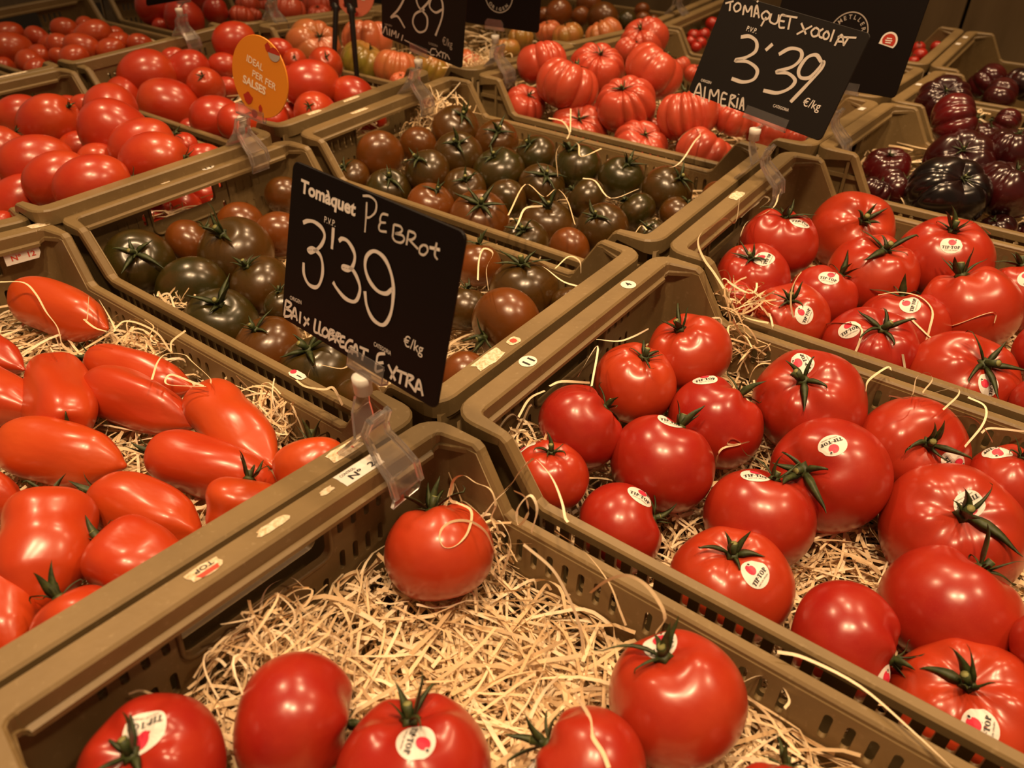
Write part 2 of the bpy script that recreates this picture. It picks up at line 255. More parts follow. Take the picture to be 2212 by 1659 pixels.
    (3, 1, 'ribbed', 0.5, 0.4236, 0.8139, -0.0462, 0.0337, 0.256, 0.213, 0.943, 1, None, 1656, 287),
    (3, 1, 'ribbed', 0.5, 0.3847, 0.7717, -0.0223, 0.0304, 0.268, 0.061, 0.961, 1, None, 1582, 256),
    (4, 1, 'ribbed', 0.5, 0.1278, 1.1231, -0.0626, 0.023, -0.452, 0.022, 0.892, 1, None, 1467, 144),
    (3, 1, 'ribbed', 0.5, 0.1576, 0.7635, -0.0516, 0.0161, -0.245, 0.397, 0.884, 1, None, 1280, 239),
    (3, 1, 'ribbed', 0.5, 0.2794, 0.7422, -0.0495, 0.0172, 0.4, 0.398, 0.825, 1, None, 1414, 277),
    (3, 2, 'ribbedd', 0.75, 0.6043, 0.7654, -0.041, 0.03, 0.039, -0.31, 0.95, 1, None, 1915, 361),
    (3, 2, 'ribbedd', 0.35, 0.6282, 0.7212, -0.0483, 0.0267, 0.585, 0.348, 0.733, 1, None, 1932, 405),
    (3, 2, 'ribbedd', 0.3, 0.6151, 0.6814, -0.0432, 0.0204, 0.268, 0.399, 0.877, 1, None, 1891, 413),
    (3, 2, 'ribbedd', 0.35, 0.6817, 0.7808, -0.0218, 0.0422, 0.057, -0.609, 0.791, 1, None, 2071, 351),
    (3, 2, 'ribbedd', 0.7, 0.6565, 0.8401, 0.0056, 0.0383, 0.878, 0.204, 0.434, 1, None, 2064, 268),
    (4, 2, 'ribbedd', 0.4, 0.6063, 1.0286, -0.0193, 0.0389, 0.092, -0.635, 0.767, 1, None, 2036, 219),
    (4, 2, 'ribbedd', 0.45, 0.6798, 0.9961, -0.0463, 0.0214, 0.233, -0.018, 0.972, 1, None, 2128, 292),
    (3, 2, 'ribbedd', 0.3, 0.7295, 0.8276, -0.0096, 0.0335, 0.018, 0.084, 0.996, 1, None, 2186, 325),
    (3, 2, 'ribbedd', 0.05, 0.6908, 0.6912, -0.0291, 0.0478, 0.396, -0.416, 0.819, 1, None, 2047, 416),
    (3, 2, 'ribbedd', 0.35, 0.744, 0.7453, -0.0308, 0.0412, 0.148, 0.139, 0.979, 1, None, 2173, 411),
    (4, 2, 'ribbedd', 0.45, 0.6938, 1.064, -0.0465, 0.027, -0.971, -0.018, 0.24, 1, None, 2170, 270),
    (3, 2, 'ribbedd', 0.2, 0.7519, 0.7028, -0.0637, 0.0222, -0.421, -0.159, 0.893, 1, None, 2151, 497),
    (3, 2, 'ribbedd', 0.4, 0.7775, 0.7517, -0.0767, 0.014, -0.215, 0.007, 0.977, 1, None, 2210, 500),
    (5, 2, 'ribbedd', 0.4, 0.6172, 1.367, -0.0636, 0.0352, -0.804, 0.04, 0.593, 1, None, 2129, 178),
    (5, 2, 'ribbedd', 0.3, 0.6511, 1.3043, -0.0747, 0.0388, -0.989, -0.082, 0.126, 1, None, 2154, 217),
    (5, 2, 'ribbedd', 0.1, 0.6771, 1.3576, -0.0555, 0.0326, 0.165, 0.485, 0.859, 1, None, 2211, 183),
    (2, -1, 'roma', 0.5, -0.8225, 0.3634, -0.0498, 0.0233, -0.862, 0.298, 0.41, 0, None, 65, 137),
    (2, -1, 'roma', 0.5, -0.7859, 0.3558, -0.0507, 0.0178, -0.26, 0.859, 0.441, 0, None, 78, 147),
    (2, -1, 'roma', 0.5, -0.8815, 0.3412, -0.0618, 0.0192, -0.654, 0.747, -0.123, 0, None, 11, 146),
    (2, -1, 'roma', 0.5, -0.9003, 0.3732, -0.0375, 0.03, 0.144, 0.979, -0.141, 0, None, 27, 106),
    (2, -1, 'roma', 0.5, -0.974, 0.4038, -0.0287, 0.0256, 0.278, 0.941, 0.195, 0, None, 18, 77),
    (2, -1, 'roma', 0.5, -0.9268, 0.4363, -0.0323, 0.021, -0.863, -0.318, 0.394, 0, None, 81, 82),
    (2, -1, 'roma', 0.5, -0.8451, 0.3942, -0.0443, 0.0193, -0.968, 0.127, 0.217, 0, None, 85, 119),
    (2, -1, 'roma', 0.5, -0.8852, 0.4334, -0.0372, 0.0162, -0.41, -0.796, -0.444, 0, None, 103, 95),
    (2, -1, 'roma', 0.5, -0.8253, 0.4296, -0.0315, 0.022, -0.491, -0.777, 0.393, 0, None, 131, 99),
    (2, -1, 'roma', 0.55, -0.9455, 0.5013, -0.0304, 0.0226, -0.576, -0.795, 0.191, 0, None, 139, 64),
    (2, -1, 'roma', 0.55, -0.9433, 0.5443, -0.0311, 0.0192, -0.978, 0.137, -0.155, 0, None, 184, 57),
    (2, -1, 'roma', 0.55, -0.8051, 0.4871, -0.0224, 0.0295, -0.532, -0.816, -0.226, 0, None, 202, 79),
    (2, -1, 'roma', 0.55, -0.7545, 0.4352, -0.0267, 0.0267, -0.626, -0.693, 0.357, 0, None, 178, 104),
    (2, -1, 'roma', 0.55, -0.8353, 0.5474, -0.0335, 0.0167, -0.792, 0.61, 0.021, 0, None, 250, 75),
    (2, -1, 'roma', 0.55, -0.75, 0.5066, -0.0301, 0.0213, -0.479, 0.869, 0.122, 0, None, 259, 93),
    (2, -1, 'roma', 0.55, -0.7074, 0.5237, -0.0306, 0.0203, 0.473, 0.859, -0.195, 0, None, 304, 97),
    (2, -1, 'roma', 0.55, -0.714, 0.4671, -0.0309, 0.0216, 0.317, 0.884, 0.344, 0, None, 240, 109),
    (2, -1, 'roma', 0.55, -0.714, 0.3964, -0.0311, 0.0234, -0.442, -0.781, -0.441, 0, None, 161, 126),
    (2, -1, 'roma', 0.55, -0.7819, 0.4013, -0.0389, 0.0155, -0.651, -0.661, 0.373, 0, None, 128, 122),
    (2, -1, 'roma', 0.55, -0.9098, 0.5639, -0.0363, 0.0134, -0.552, -0.834, -0.02, 0, None, 224, 64),
    (2, -1, 'roma', 0.55, -0.9155, 0.5056, -0.0386, 0.0113, -0.936, -0.294, -0.192, 0, None, 163, 77),
    (3, -1, 'beef2', 0.3, -0.8964, 0.6802, -0.0118, 0.0397, -0.766, 0.592, 0.25, 0, None, 334, 18),
    (3, -1, 'beef2', 0.3, -0.8021, 0.6856, -0.0222, 0.0417, -0.541, 0.826, 0.159, 0, None, 398, 41),
    (3, -1, 'beef2', 0.3, -0.8283, 0.7806, -0.0246, 0.0284, -0.219, 0.975, -0.033, 0, None, 465, 24),
    (3, -1, 'beef2', 0.3, -0.9984, 0.8505, -0.031, 0.0273, -0.848, 0.53, 0.007, 0, None, 425, 0),
    (3, -1, 'beef2', 0.3, -0.8638, 0.6643, -0.0418, 0.0178, -0.707, 0.677, 0.206, 0, None, 347, 58),
    (3, -1, 'ribbed', 0.6, -0.807, 0.8291, -0.0408, 0.0279, -0.31, 0.444, 0.841, 1, None, 521, 36),
    (3, -1, 'ribbed', 0.6, -0.8748, 0.9007, -0.0344, 0.028, -0.143, 0.163, 0.976, 1, None, 535, 10),
    (3, -1, 'ribbed', 0.6, -0.8424, 0.8911, -0.0509, 0.0171, 0.074, 0.462, 0.884, 1, None, 550, 32),
    (3, -1, 'ribbed', 0.6, -0.7157, 0.8943, -0.0288, 0.036, -0.07, 0.47, 0.88, 1, None, 627, 24),
    (4, -1, 'ribbed', 0.6, -0.774, 1.0203, -0.0416, 0.0363, 0.002, 0.22, 0.976, 1, None, 684, 11),
    (4, -1, 'ribbed', 0.6, -0.728, 0.9865, -0.056, 0.0302, 0.023, -0.182, 0.983, 1, None, 691, 36),
    (3, -1, 'ribbed', 0.6, -0.7772, 0.9062, -0.0513, 0.0148, -0.06, -0.053, 0.997, 1, None, 601, 38),
    (4, -1, 'ribbed', 0.6, -0.9848, 1.0572, -0.0653, 0.0142, -0.414, 0.366, 0.834, 1, None, 590, 6),
    (4, -1, 'ribbed', 0.6, -0.9221, 0.9829, -0.0559, 0.0204, -0.307, 0.168, 0.937, 1, None, 572, 14),
    (5, 1, 'cherry', 0.5, 0.0462, 1.3488, -0.0573, 0.0139, 0.022, 0.066, 0.998, 1, None, 1498, 77),
    (5, 1, 'cherry', 0.5, 0.0593, 1.3711, -0.0576, 0.014, -0.28, -0.248, 0.927, 1, None, 1520, 75),
    (5, 1, 'cherry', 0.5, 0.0826, 1.3102, -0.0602, 0.0126, 0.269, 0.427, 0.863, 1, None, 1514, 93),
    (5, 1, 'cherry', 0.5, 0.0873, 1.2794, -0.0621, 0.0115, 0.014, 0.225, 0.974, 1, None, 1504, 102),
    (5, 1, 'cherry', 0.5, 0.0586, 1.3117, -0.0611, 0.0117, 0.458, 0.207, 0.865, 1, None, 1492, 90),
    (5, 1, 'cherry', 0.5, 0.0475, 1.4345, -0.0482, 0.0154, 0.063, 0.469, 0.881, 1, None, 1538, 52),
    (5, 1, 'cherry', 0.5, 0.4625, 1.5155, -0.0546, 0.0131, -0.062, -0.456, 0.888, 1, None, 1984, 104),
    (5, 1, 'cherry', 0.5, 0.4915, 1.5353, -0.0524, 0.0122, 0.294, 0.411, 0.863, 1, None, 2023, 102),
    (5, 1, 'cherry', 0.5, 0.4799, 1.4554, -0.0547, 0.0145, -0.363, 0.389, 0.847, 1, None, 1987, 120),
    (5, 1, 'cherry', 0.5, 0.478, 1.4206, -0.0593, 0.0108, -0.121, -0.015, 0.993, 1, None, 1973, 133),
    (0, 0, 'egg', 0.5, -0.0801, -0.0239, -0.0191, 0.0126, -0.36, 0.902, -0.238, 0, None, 4, 482),
    (0, 0, 'egg', 0.5, -0.1272, -0.0256, -0.0252, 0.015, 0.252, 0.965, -0.066, 0, None, -40, 470),
    (1, 0, 'egg', 0.4, -0.113, 0.1905, -0.0881, 0.0265, -0.995, -0.096, -0.029, 0, None, 388, 452),
    (1, 0, 'egg', 0.4, -0.1175, 0.239, -0.0879, 0.0262, 0.335, 0.941, -0.045, 0, None, 452, 424),
    (1, 0, 'egg', 0.4, -0.1045, 0.1481, -0.082, 0.0209, -0.17, -0.947, -0.274, 0, None, 330, 470),
]
PLUMS = [
    [0.0132, -0.0684, -0.0487, 0.1364, -0.044, -0.0574, 0.0251, 131, 671],
    [0.1699, -0.0822, -0.0527, 0.2733, -0.0483, -0.0623, 0.0198, 304, 806],
    [0.2134, -0.1058, -0.0473, 0.3249, -0.0792, -0.0562, 0.023, 306, 874],
    [0.2915, -0.0534, -0.051, 0.4112, -0.0745, -0.0554, 0.0243, 512, 927],
    [0.2798, -0.1505, -0.0366, 0.1387, -0.0989, -0.0544, 0.0253, 130, 850],
    [0.0412, -0.138, -0.0476, 0.1432, -0.1233, -0.0555, 0.0195, -28, 758],
    [0.1124, -0.175, -0.0392, 0.2237, -0.1487, -0.0481, 0.0244, -27, 848],
    [0.2415, -0.1862, -0.039, 0.3303, -0.1405, -0.0498, 0.0235, 133, 979],
    [0.3307, -0.1234, -0.0458, 0.4256, -0.0839, -0.056, 0.0227, 459, 1010],
    [0.3405, -0.1714, -0.0435, 0.4301, -0.1461, -0.0524, 0.0204, 320, 1110],
    [0.3449, -0.1941, -0.0255, 0.4138, -0.2458, -0.0398, 0.0282, 92, 1197],
    [0.4028, -0.1969, -0.0276, 0.4691, -0.1805, -0.0484, 0.0259, 315, 1228],
    [0.4325, -0.106, -0.0259, 0.4479, -0.1387, -0.0581, 0.0262, 522, 1106],
    [0.4304, -0.0523, -0.0315, 0.4639, -0.0807, -0.0641, 0.0258, 681, 1028],
    [0.4359, -0.2352, -0.0155, 0.4791, -0.2402, -0.0503, 0.0243, 181, 1377],
    [0.3577, -0.2504, -0.0366, 0.4351, -0.2671, -0.0414, 0.0198, -9, 1331],
    [0.2571, -0.228, -0.0396, 0.3112, -0.2051, -0.0482, 0.0189, -36, 1066],
    [0.4588, -0.1655, -0.0813, 0.4543, -0.1312, -0.091, 0.0184, 515, 1280],
    [0.4596, -0.1023, -0.0857, 0.4473, -0.0675, -0.0955, 0.02, 670, 1160],
    [0.4655, -0.1386, -0.0848, 0.4555, -0.1007, -0.0948, 0.0175, 600, 1235],
]
STRAYS = [
    (0, 2, [[0.5606, -0.0441, -0.0238], [0.5552, -0.0442, -0.0249], [0.5546, -0.0435, -0.0179], [0.5574, -0.0424, -0.0066], [0.5651, -0.0417, 0.0008], [0.5746, -0.0418, 0.0001], [0.5839, -0.0416, 0.0015], [0.5884, -0.042, -0.0018], [0.5902, -0.0427, -0.0095], [0.588, -0.0437, -0.0201], [0.5916, -0.0443, -0.0263]]),
    (0, 2, [[0.6016, -0.0199, 0.019], [0.5931, -0.0212, 0.0051], [0.5858, -0.0229, -0.012], [0.5758, -0.0244, -0.0284], [0.5696, -0.0256, -0.041], [0.5653, -0.0265, -0.05]]),
    (0, 2, [[0.5633, -0.0483, -0.0183], [0.5732, -0.0455, -0.0222], [0.5828, -0.0607, -0.022], [0.5831, -0.0721, -0.023], [0.5791, -0.0778, -0.0222], [0.5738, -0.0757, -0.0187], [0.5717, -0.0697, -0.0165], [0.5741, -0.061, -0.0171], [0.5797, -0.0526, -0.022], [0.5865, -0.0477, -0.0309], [0.5927, -0.0474, -0.0441]]),
    (0, 2, [[0.6166, -0.0413, -0.0265], [0.5928, -0.0428, -0.0421], [0.5822, -0.0437, -0.0516], [0.5721, -0.0472, -0.0883], [0.5741, -0.0491, -0.108], [0.5801, -0.0505, -0.1222]]),
    (0, 2, [[0.6174, -0.0506, -0.0184], [0.6382, -0.0512, -0.0244], [0.6504, -0.0524, -0.0377], [0.6613, -0.0542, -0.0557], [0.6679, -0.0566, -0.0812]]),
    (0, 2, [[0.6219, -0.0243, -0.0268], [0.6439, -0.0246, -0.03], [0.6631, -0.0259, -0.0433], [0.6734, -0.0275, -0.0601], [0.6791, -0.0284, -0.0695]]),
    (0, 2, [[0.6615, -0.0451, -0.0349], [0.6699, -0.0437, -0.0194], [0.6809, -0.0425, -0.0076], [0.6921, -0.0424, -0.0063], [0.7017, -0.043, -0.0128], [0.7074, -0.0439, -0.0221], [0.7044, -0.0453, -0.0367]]),
    (0, 2, [[0.58, -0.036, -0.0446], [0.5867, -0.0348, -0.0314], [0.5967, -0.0359, -0.0431], [0.593, -0.0385, -0.0701], [0.5843, -0.042, -0.1069]]),
    (0, 2, [[0.5942, -0.0292, -0.0049], [0.603, -0.0293, -0.0055], [0.6057, -0.0304, -0.0169], [0.5997, -0.0316, -0.03], [0.598, -0.0304, -0.0176], [0.6061, -0.0289, -0.0019], [0.612, -0.0296, -0.0096], [0.6097, -0.0316, -0.0298]]),
    (1, 2, [[0.7621, -0.0104, -0.0439], [0.7761, -0.005, -0.0439], [0.805, -0.0041, -0.0439], [0.8348, -0.0137, -0.0439], [0.8545, -0.0215, -0.0439], [0.8686, -0.0275, -0.0439]]),
    (2, 2, [[0.7301, 0.2504, -0.0359], [0.7277, 0.2663, -0.0355], [0.7346, 0.2925, -0.0347], [0.7383, 0.2897, -0.0348]]),
    (1, 2, [[0.748, 0.2353, -0.0229], [0.7616, 0.2434, -0.0229], [0.7586, 0.2727, -0.0229], [0.7639, 0.2844, -0.0229], [0.7692, 0.2762, -0.0229], [0.7682, 0.2527, -0.0229], [0.785, 0.2755, -0.0229], [0.7896, 0.2688, -0.0229], [0.7846, 0.242, -0.0229]]),
    (1, 2, [[0.7887, 0.2594, -0.0379], [0.8035, 0.2678, -0.0379], [0.8147, 0.2587, -0.0379], [0.8219, 0.2465, -0.0379]]),
    (1, 2, [[0.796, 0.2856, -0.0329], [0.8089, 0.2809, -0.0329], [0.812, 0.2578, -0.0329], [0.8068, 0.2216, -0.0329]]),
    (1, 2, [[0.8138, 0.2681, -0.0479], [0.8183, 0.2783, -0.0479], [0.8393, 0.2893, -0.0479]]),
    (2, 2, [[0.6484, 0.3442, -0.0748], [0.6621, 0.3594, -0.0567], [0.6835, 0.3444, -0.0379], [0.6993, 0.3381, -0.0335], [0.7031, 0.3285, -0.0415], [0.7029, 0.3208, -0.057]]),
    (2, 2, [[0.7284, 0.3958, -0.0417], [0.745, 0.396, -0.0519], [0.7546, 0.4009, -0.0608], [0.756, 0.4, -0.0736], [0.7493, 0.3927, -0.0724], [0.746, 0.3988, -0.0495], [0.7416, 0.4125, -0.0366], [0.7272, 0.4185, -0.0299], [0.7085, 0.4176, -0.0311], [0.6929, 0.417, -0.0393]]),
    (2, 2, [[0.7551, 0.4347, -0.0613], [0.7646, 0.4343, -0.0528], [0.7812, 0.4415, -0.0397], [0.7887, 0.4462, -0.0382], [0.791, 0.4433, -0.0468]]),
    (2, 2, [[0.7377, 0.3387, -0.046], [0.7439, 0.3381, -0.0601], [0.7446, 0.3377, -0.0686]]),
    (2, 2, [[0.5471, 0.5237, -0.0052], [0.5587, 0.4828, -0.0064], [0.5578, 0.4576, -0.0071], [0.5511, 0.4292, -0.0079], [0.555, 0.4054, -0.0085], [0.5584, 0.3944, -0.0089]]),
    (2, 2, [[0.5327, 0.4436, 0.0085], [0.553, 0.3877, 0.007], [0.5411, 0.3904, 0.007], [0.5381, 0.3686, 0.0064], [0.5359, 0.348, 0.0058], [0.5429, 0.3266, 0.0052], [0.5608, 0.3023, 0.0046], [0.5783, 0.2852, 0.0041], [0.5968, 0.2657, 0.0035]]),
    (2, 2, [[0.5358, 0.4493, -0.0153], [0.535, 0.4692, -0.0148], [0.5362, 0.4911, -0.0141], [0.5354, 0.5123, -0.0135], [0.5436, 0.5078, -0.0137], [0.5428, 0.4816, -0.0144]]),
    (2, 1, [[0.3398, 0.3935, 0.0006], [0.2976, 0.4527, 0.0022], [0.2866, 0.489, 0.0033], [0.3051, 0.4887, 0.0033], [0.3294, 0.4572, 0.0024], [0.3361, 0.4919, 0.0034]]),
    (2, 1, [[0.3511, 0.2865, -0.0044], [0.3199, 0.3592, -0.0024], [0.3554, 0.3442, -0.0028], [0.3549, 0.3686, -0.0021], [0.3795, 0.3526, -0.0026], [0.4185, 0.3083, -0.0038]]),
    (2, 1, [[0.3593, 0.4153, -0.0038], [0.3749, 0.4168, -0.0038], [0.4122, 0.3879, -0.0046], [0.4251, 0.4261, -0.0035]]),
    (2, 1, [[0.3636, 0.33, -0.0062], [0.3521, 0.3151, -0.0066], [0.3655, 0.2848, -0.0075], [0.3739, 0.2656, -0.008]]),
    (2, 1, [[0.4382, 0.3764, -0.0199], [0.4599, 0.3541, -0.0205], [0.457, 0.3777, -0.0199], [0.4669, 0.3717, -0.02]]),
    (1, 1, [[0.4212, 0.2254, -0.0093], [0.4394, 0.2244, -0.0093], [0.4677, 0.2129, -0.0093], [0.4868, 0.2138, -0.0093]]),
    (1, 1, [[0.442, 0.2393, -0.0163], [0.4389, 0.2675, -0.0163], [0.4523, 0.2657, -0.0163], [0.4663, 0.2464, -0.0163]]),
    (1, 1, [[0.4283, 0.1558, -0.0063], [0.4023, 0.1859, -0.0063], [0.3884, 0.2133, -0.0063], [0.3755, 0.2155, -0.0063], [0.3856, 0.1959, -0.0063], [0.4095, 0.1643, -0.0063]]),
    (1, 1, [[0.3975, -0.024, -0.0143], [0.3858, -0.0106, -0.0143], [0.3868, -0.0022, -0.0143], [0.4038, 0.0045, -0.0143], [0.4049, 0.0146, -0.0143]]),
    (1, 1, [[0.3618, -0.0085, -0.0363], [0.3744, -0.0098, -0.0363], [0.3888, -0.0035, -0.0363], [0.3933, 0.0021, -0.0363], [0.4152, -0.0086, -0.0363]]),
    (1, 1, [[0.1026, 0.0258, -0.0663], [0.0745, 0.0504, -0.0663], [0.0805, 0.0574, -0.0663], [0.107, 0.0469, -0.0663], [0.1293, 0.0345, -0.0663]]),
    (1, 1, [[0.1395, 0.01, -0.0563], [0.123, 0.0198, -0.0563], [0.1252, 0.0271, -0.0563], [0.1485, 0.0168, -0.0563], [0.1653, 0.0081, -0.0563]]),
    (0, 1, [[0.0516, -0.0864, -0.0169], [0.0667, -0.0733, -0.0182], [0.0965, -0.0768, -0.0179], [0.1373, -0.0878, -0.0168], [0.17, -0.095, -0.0161], [0.2027, -0.108, -0.0149]]),
    (0, 1, [[0.2915, -0.0869, -0.0209], [0.2711, -0.0691, -0.0226], [0.2655, -0.0575, -0.0237], [0.2765, -0.0494, -0.0245], [0.2904, -0.0516, -0.0243], [0.32, -0.0566, -0.0238], [0.3281, -0.061, -0.0234]]),
    (0, 1, [[0.3266, -0.0646, -0.025], [0.3041, -0.0812, -0.0235], [0.2936, -0.0764, -0.0239], [0.2944, -0.0711, -0.0244], [0.3134, -0.0676, -0.0248], [0.3248, -0.0653, -0.025]]),
    (0, 1, [[0.1804, -0.0558, -0.0339], [0.1728, -0.0429, -0.0352], [0.1861, -0.0365, -0.0358], [0.2138, -0.0362, -0.0358], [0.2472, -0.0457, -0.0349], [0.2343, -0.0362, -0.0358], [0.2257, -0.0172, -0.0376]]),
    (0, 1, [[0.118, -0.0353, -0.0359], [0.1527, -0.046, -0.0349], [0.1804, -0.0558, -0.0339], [0.185, -0.0618, -0.0334]]),
    (0, 1, [[0.1258, -0.0458, -0.0248], [0.1662, -0.0693, -0.0226], [0.1646, -0.0709, -0.0224], [0.1847, -0.0726, -0.0223], [0.1974, -0.0697, -0.0225]]),
    (0, 2, [[0.5129, -0.2428, -0.0265], [0.5165, -0.2375, -0.027], [0.5288, -0.2343, -0.0273], [0.5425, -0.2321, -0.0275]]),
    (0, 2, [[0.5104, -0.1996, -0.0406], [0.5194, -0.1943, -0.0412], [0.5322, -0.1927, -0.0413], [0.542, -0.195, -0.0411]]),
    (0, 2, [[0.5212, -0.1697, -0.0335], [0.5117, -0.1601, -0.0344], [0.5089, -0.1513, -0.0352], [0.5134, -0.1415, -0.0362], [0.5246, -0.1416, -0.0362]]),
    (0, 2, [[0.5185, -0.1549, -0.0399], [0.5193, -0.1437, -0.041], [0.5265, -0.1377, -0.0416], [0.5319, -0.1492, -0.0405], [0.5163, -0.1439, -0.041], [0.5237, -0.1377, -0.0416]]),
    (0, 2, [[0.7526, -0.0311, -0.0568], [0.7586, -0.0204, -0.0578], [0.7679, -0.0167, -0.0582], [0.7772, -0.0242, -0.0575], [0.7772, -0.0314, -0.0568]]),
    (0, 2, [[0.7566, -0.0331, -0.0616], [0.7715, -0.0374, -0.0612], [0.7819, -0.0446, -0.0605], [0.7932, -0.0487, -0.0601]]),
    (0, 2, [[0.6899, -0.1051, -0.0325], [0.7045, -0.1162, -0.0222], [0.7118, -0.1252, -0.0192], [0.7199, -0.1288, -0.02], [0.7254, -0.1322, -0.0222]]),
    (1, 2, [[0.5835, -0.0322, -0.0149], [0.5826, -0.0137, -0.0149], [0.5793, 0.0096, -0.0149], [0.5903, 0.0083, -0.0149], [0.6039, 0.0008, -0.0149], [0.618, -0.0112, -0.0149], [0.6267, -0.0207, -0.0149], [0.6302, -0.0228, -0.0149]]),
    (1, 2, [[0.674, 0.1667, -0.0595], [0.667, 0.1569, -0.0596], [0.662, 0.1531, -0.0582], [0.6638, 0.1561, -0.0547], [0.6694, 0.1598, -0.059], [0.66, 0.1506, -0.0622], [0.6577, 0.1484, -0.0714], [0.6548, 0.1582, -0.0965], [0.6557, 0.1501, -0.1103]]),
    (1, 2, [[0.5699, 0.0995, -0.0129], [0.5452, 0.1478, -0.0129], [0.5554, 0.1031, -0.0129]]),
    (1, 2, [[0.545, 0.0807, -0.0129], [0.5492, 0.0911, -0.0129], [0.5667, 0.1021, -0.0129]]),
    (1, 2, [[0.541, 0.0476, -0.0229], [0.5347, 0.0701, -0.0229], [0.5382, 0.085, -0.0229]]),
    (1, 2, [[0.5394, 0.1552, -0.0129], [0.5548, 0.1634, -0.0129], [0.5612, 0.1767, -0.0129], [0.5654, 0.1947, -0.0129]]),
    (1, 2, [[0.5217, 0.0422, -0.0329], [0.5352, 0.0359, -0.0329], [0.5412, 0.0308, -0.0329]]),
    (3, 1, [[0.1808, 0.606, -0.019], [0.2043, 0.6062, -0.019], [0.2402, 0.5691, -0.0167], [0.2557, 0.5401, -0.0149]]),
    (3, 1, [[0.1968, 0.638, -0.0109], [0.2602, 0.5401, -0.0049]]),
    (3, 1, [[0.3811, 0.6075, -0.009], [0.3725, 0.645, -0.0113], [0.3727, 0.6724, -0.013], [0.3903, 0.6537, -0.0119], [0.3993, 0.6169, -0.0096], [0.4239, 0.5282, -0.0041], [0.4213, 0.4979, -0.0023], [0.3913, 0.497, -0.0022]]),
    (3, 2, [[0.7175, 0.5337, -0.0136], [0.7258, 0.5823, -0.0166], [0.7379, 0.5899, -0.0171], [0.7547, 0.5673, -0.0157]]),
    (0, 2, [[0.7002, -0.1386, -0.0515], [0.709, -0.0931, -0.0559], [0.7184, -0.0641, -0.0587]]),
]
RIM_LABELS = [
    (0, 2, 0.0069, 0.2248, 0.011, 0.031, 'control'),
    (0, 2, -0.0001, 0.1596, 0.007, 0.022, 'torn'),
    (0, 2, -0.0035, 0.1165, 0.009, 0.019, 'tornbrand'),
    (0, 1, 0.5209, 0.2339, 0.012, 0.028, 'torn'),
    (0, 2, 0.0014, 0.1987, 0.005, 0.01, 'torn'),
    (1, 1, 0.0033, 0.1784, 0.009, 0.016, 'oval11'),
    (1, 1, -0.0011, 0.1224, 0.004, 0.012, 'torn'),
    (1, 2, 0.0024, 0.0817, 0.016, 0.015, 'round11'),
    (1, 1, 0.5119, 0.1006, 0.01, 0.012, 'tornred'),
    (1, 1, 0.5186, 0.0693, 0.013, 0.032, 'torn'),
    (1, 2, 0.0161, 0.229, 0.014, 0.014, 'round4'),
    (2, 2, 0.0028, 0.1466, 0.012, 0.022, 'torn'),
    (0, 1, 0.0049, 0.2882, 0.012, 0.02, 'torn'),
    (3, 1, 0.5094, 0.2336, 0.007, 0.018, 'plain'),
    (4, 2, -0.0061, 0.1475, 0.008, 0.016, 'plain'),
    (5, 2, 0.0014, 0.2375, 0.008, 0.014, 'plain'),
    (5, 2, 0.0058, 0.1795, 0.008, 0.014, 'plain'),
    (2, 0, 0.5402, 0.066, 0.009, 0.024, 'torn'),
    (2, 1, 0.0065, 0.1077, 0.008, 0.03, 'torn'),
    (2, 0, 0.5375, 0.1349, 0.008, 0.03, 'torn'),
    (1, -1, 0.5195, 0.2191, 0.01, 0.06, 'torn'),
]
EXTRA = {'C_ring': [0.0968, 0.0598], 'E_ring': [0.0602, 0.0446], 'C_red': [0.1468, 0.0575], 'holders': {'A': [0.0868, -0.0048], 'B': [0.0998, -0.0006], 'C': [0.1147, -0.0056], 'D': [0.069, -0.0007], 'E': [0.054, 0.0], 'F': [0.0318, 0.0062]}, 'F_text': [('IDEAL', 0.0256, 0.0601, 0.026399999999999996, -0.004900000000000002, 0.0081), ('PER FER', 0.0349, 0.0457, 0.0383, -0.006599999999999995, 0.008), ('SALSES', 0.0192, 0.0347, 0.037500000000000006, -0.004900000000000002, 0.009)], 'F_c': [0.0463, 0.047], 'F_spl': [[0.0596, 0.0837], [0.0696, 0.0808], [0.07, 0.0756], [0.0284, 0.0187], [0.0396, 0.0033], [0.049, 0.0116]], 'swivel': {'A': [0.4953, -0.0526, 0.0459], 'B': [0.5105, 0.5153, 0.0501], 'C': [0.5385, 0.6903, 0.0451], 'D': [-0.0239, 0.5642, 0.031], 'E': [-0.0049, 0.7234, 0.039], 'F': [-0.034, 0.2582, 0.0238]}, 'stakes': [[[-0.3607, 0.7256, 0.0862], [-0.2827, 0.6291, -0.0138]], [[-0.3064, 0.7047, 0.1082], [-0.2057, 0.606, -0.0344]]], 'clips2': {'H': [-0.532, 0.5126, 0.0088], 'J': [-0.5163, 0.6951, 0.0078], 'K': [-0.0031, 1.3576, -0.0216]}}
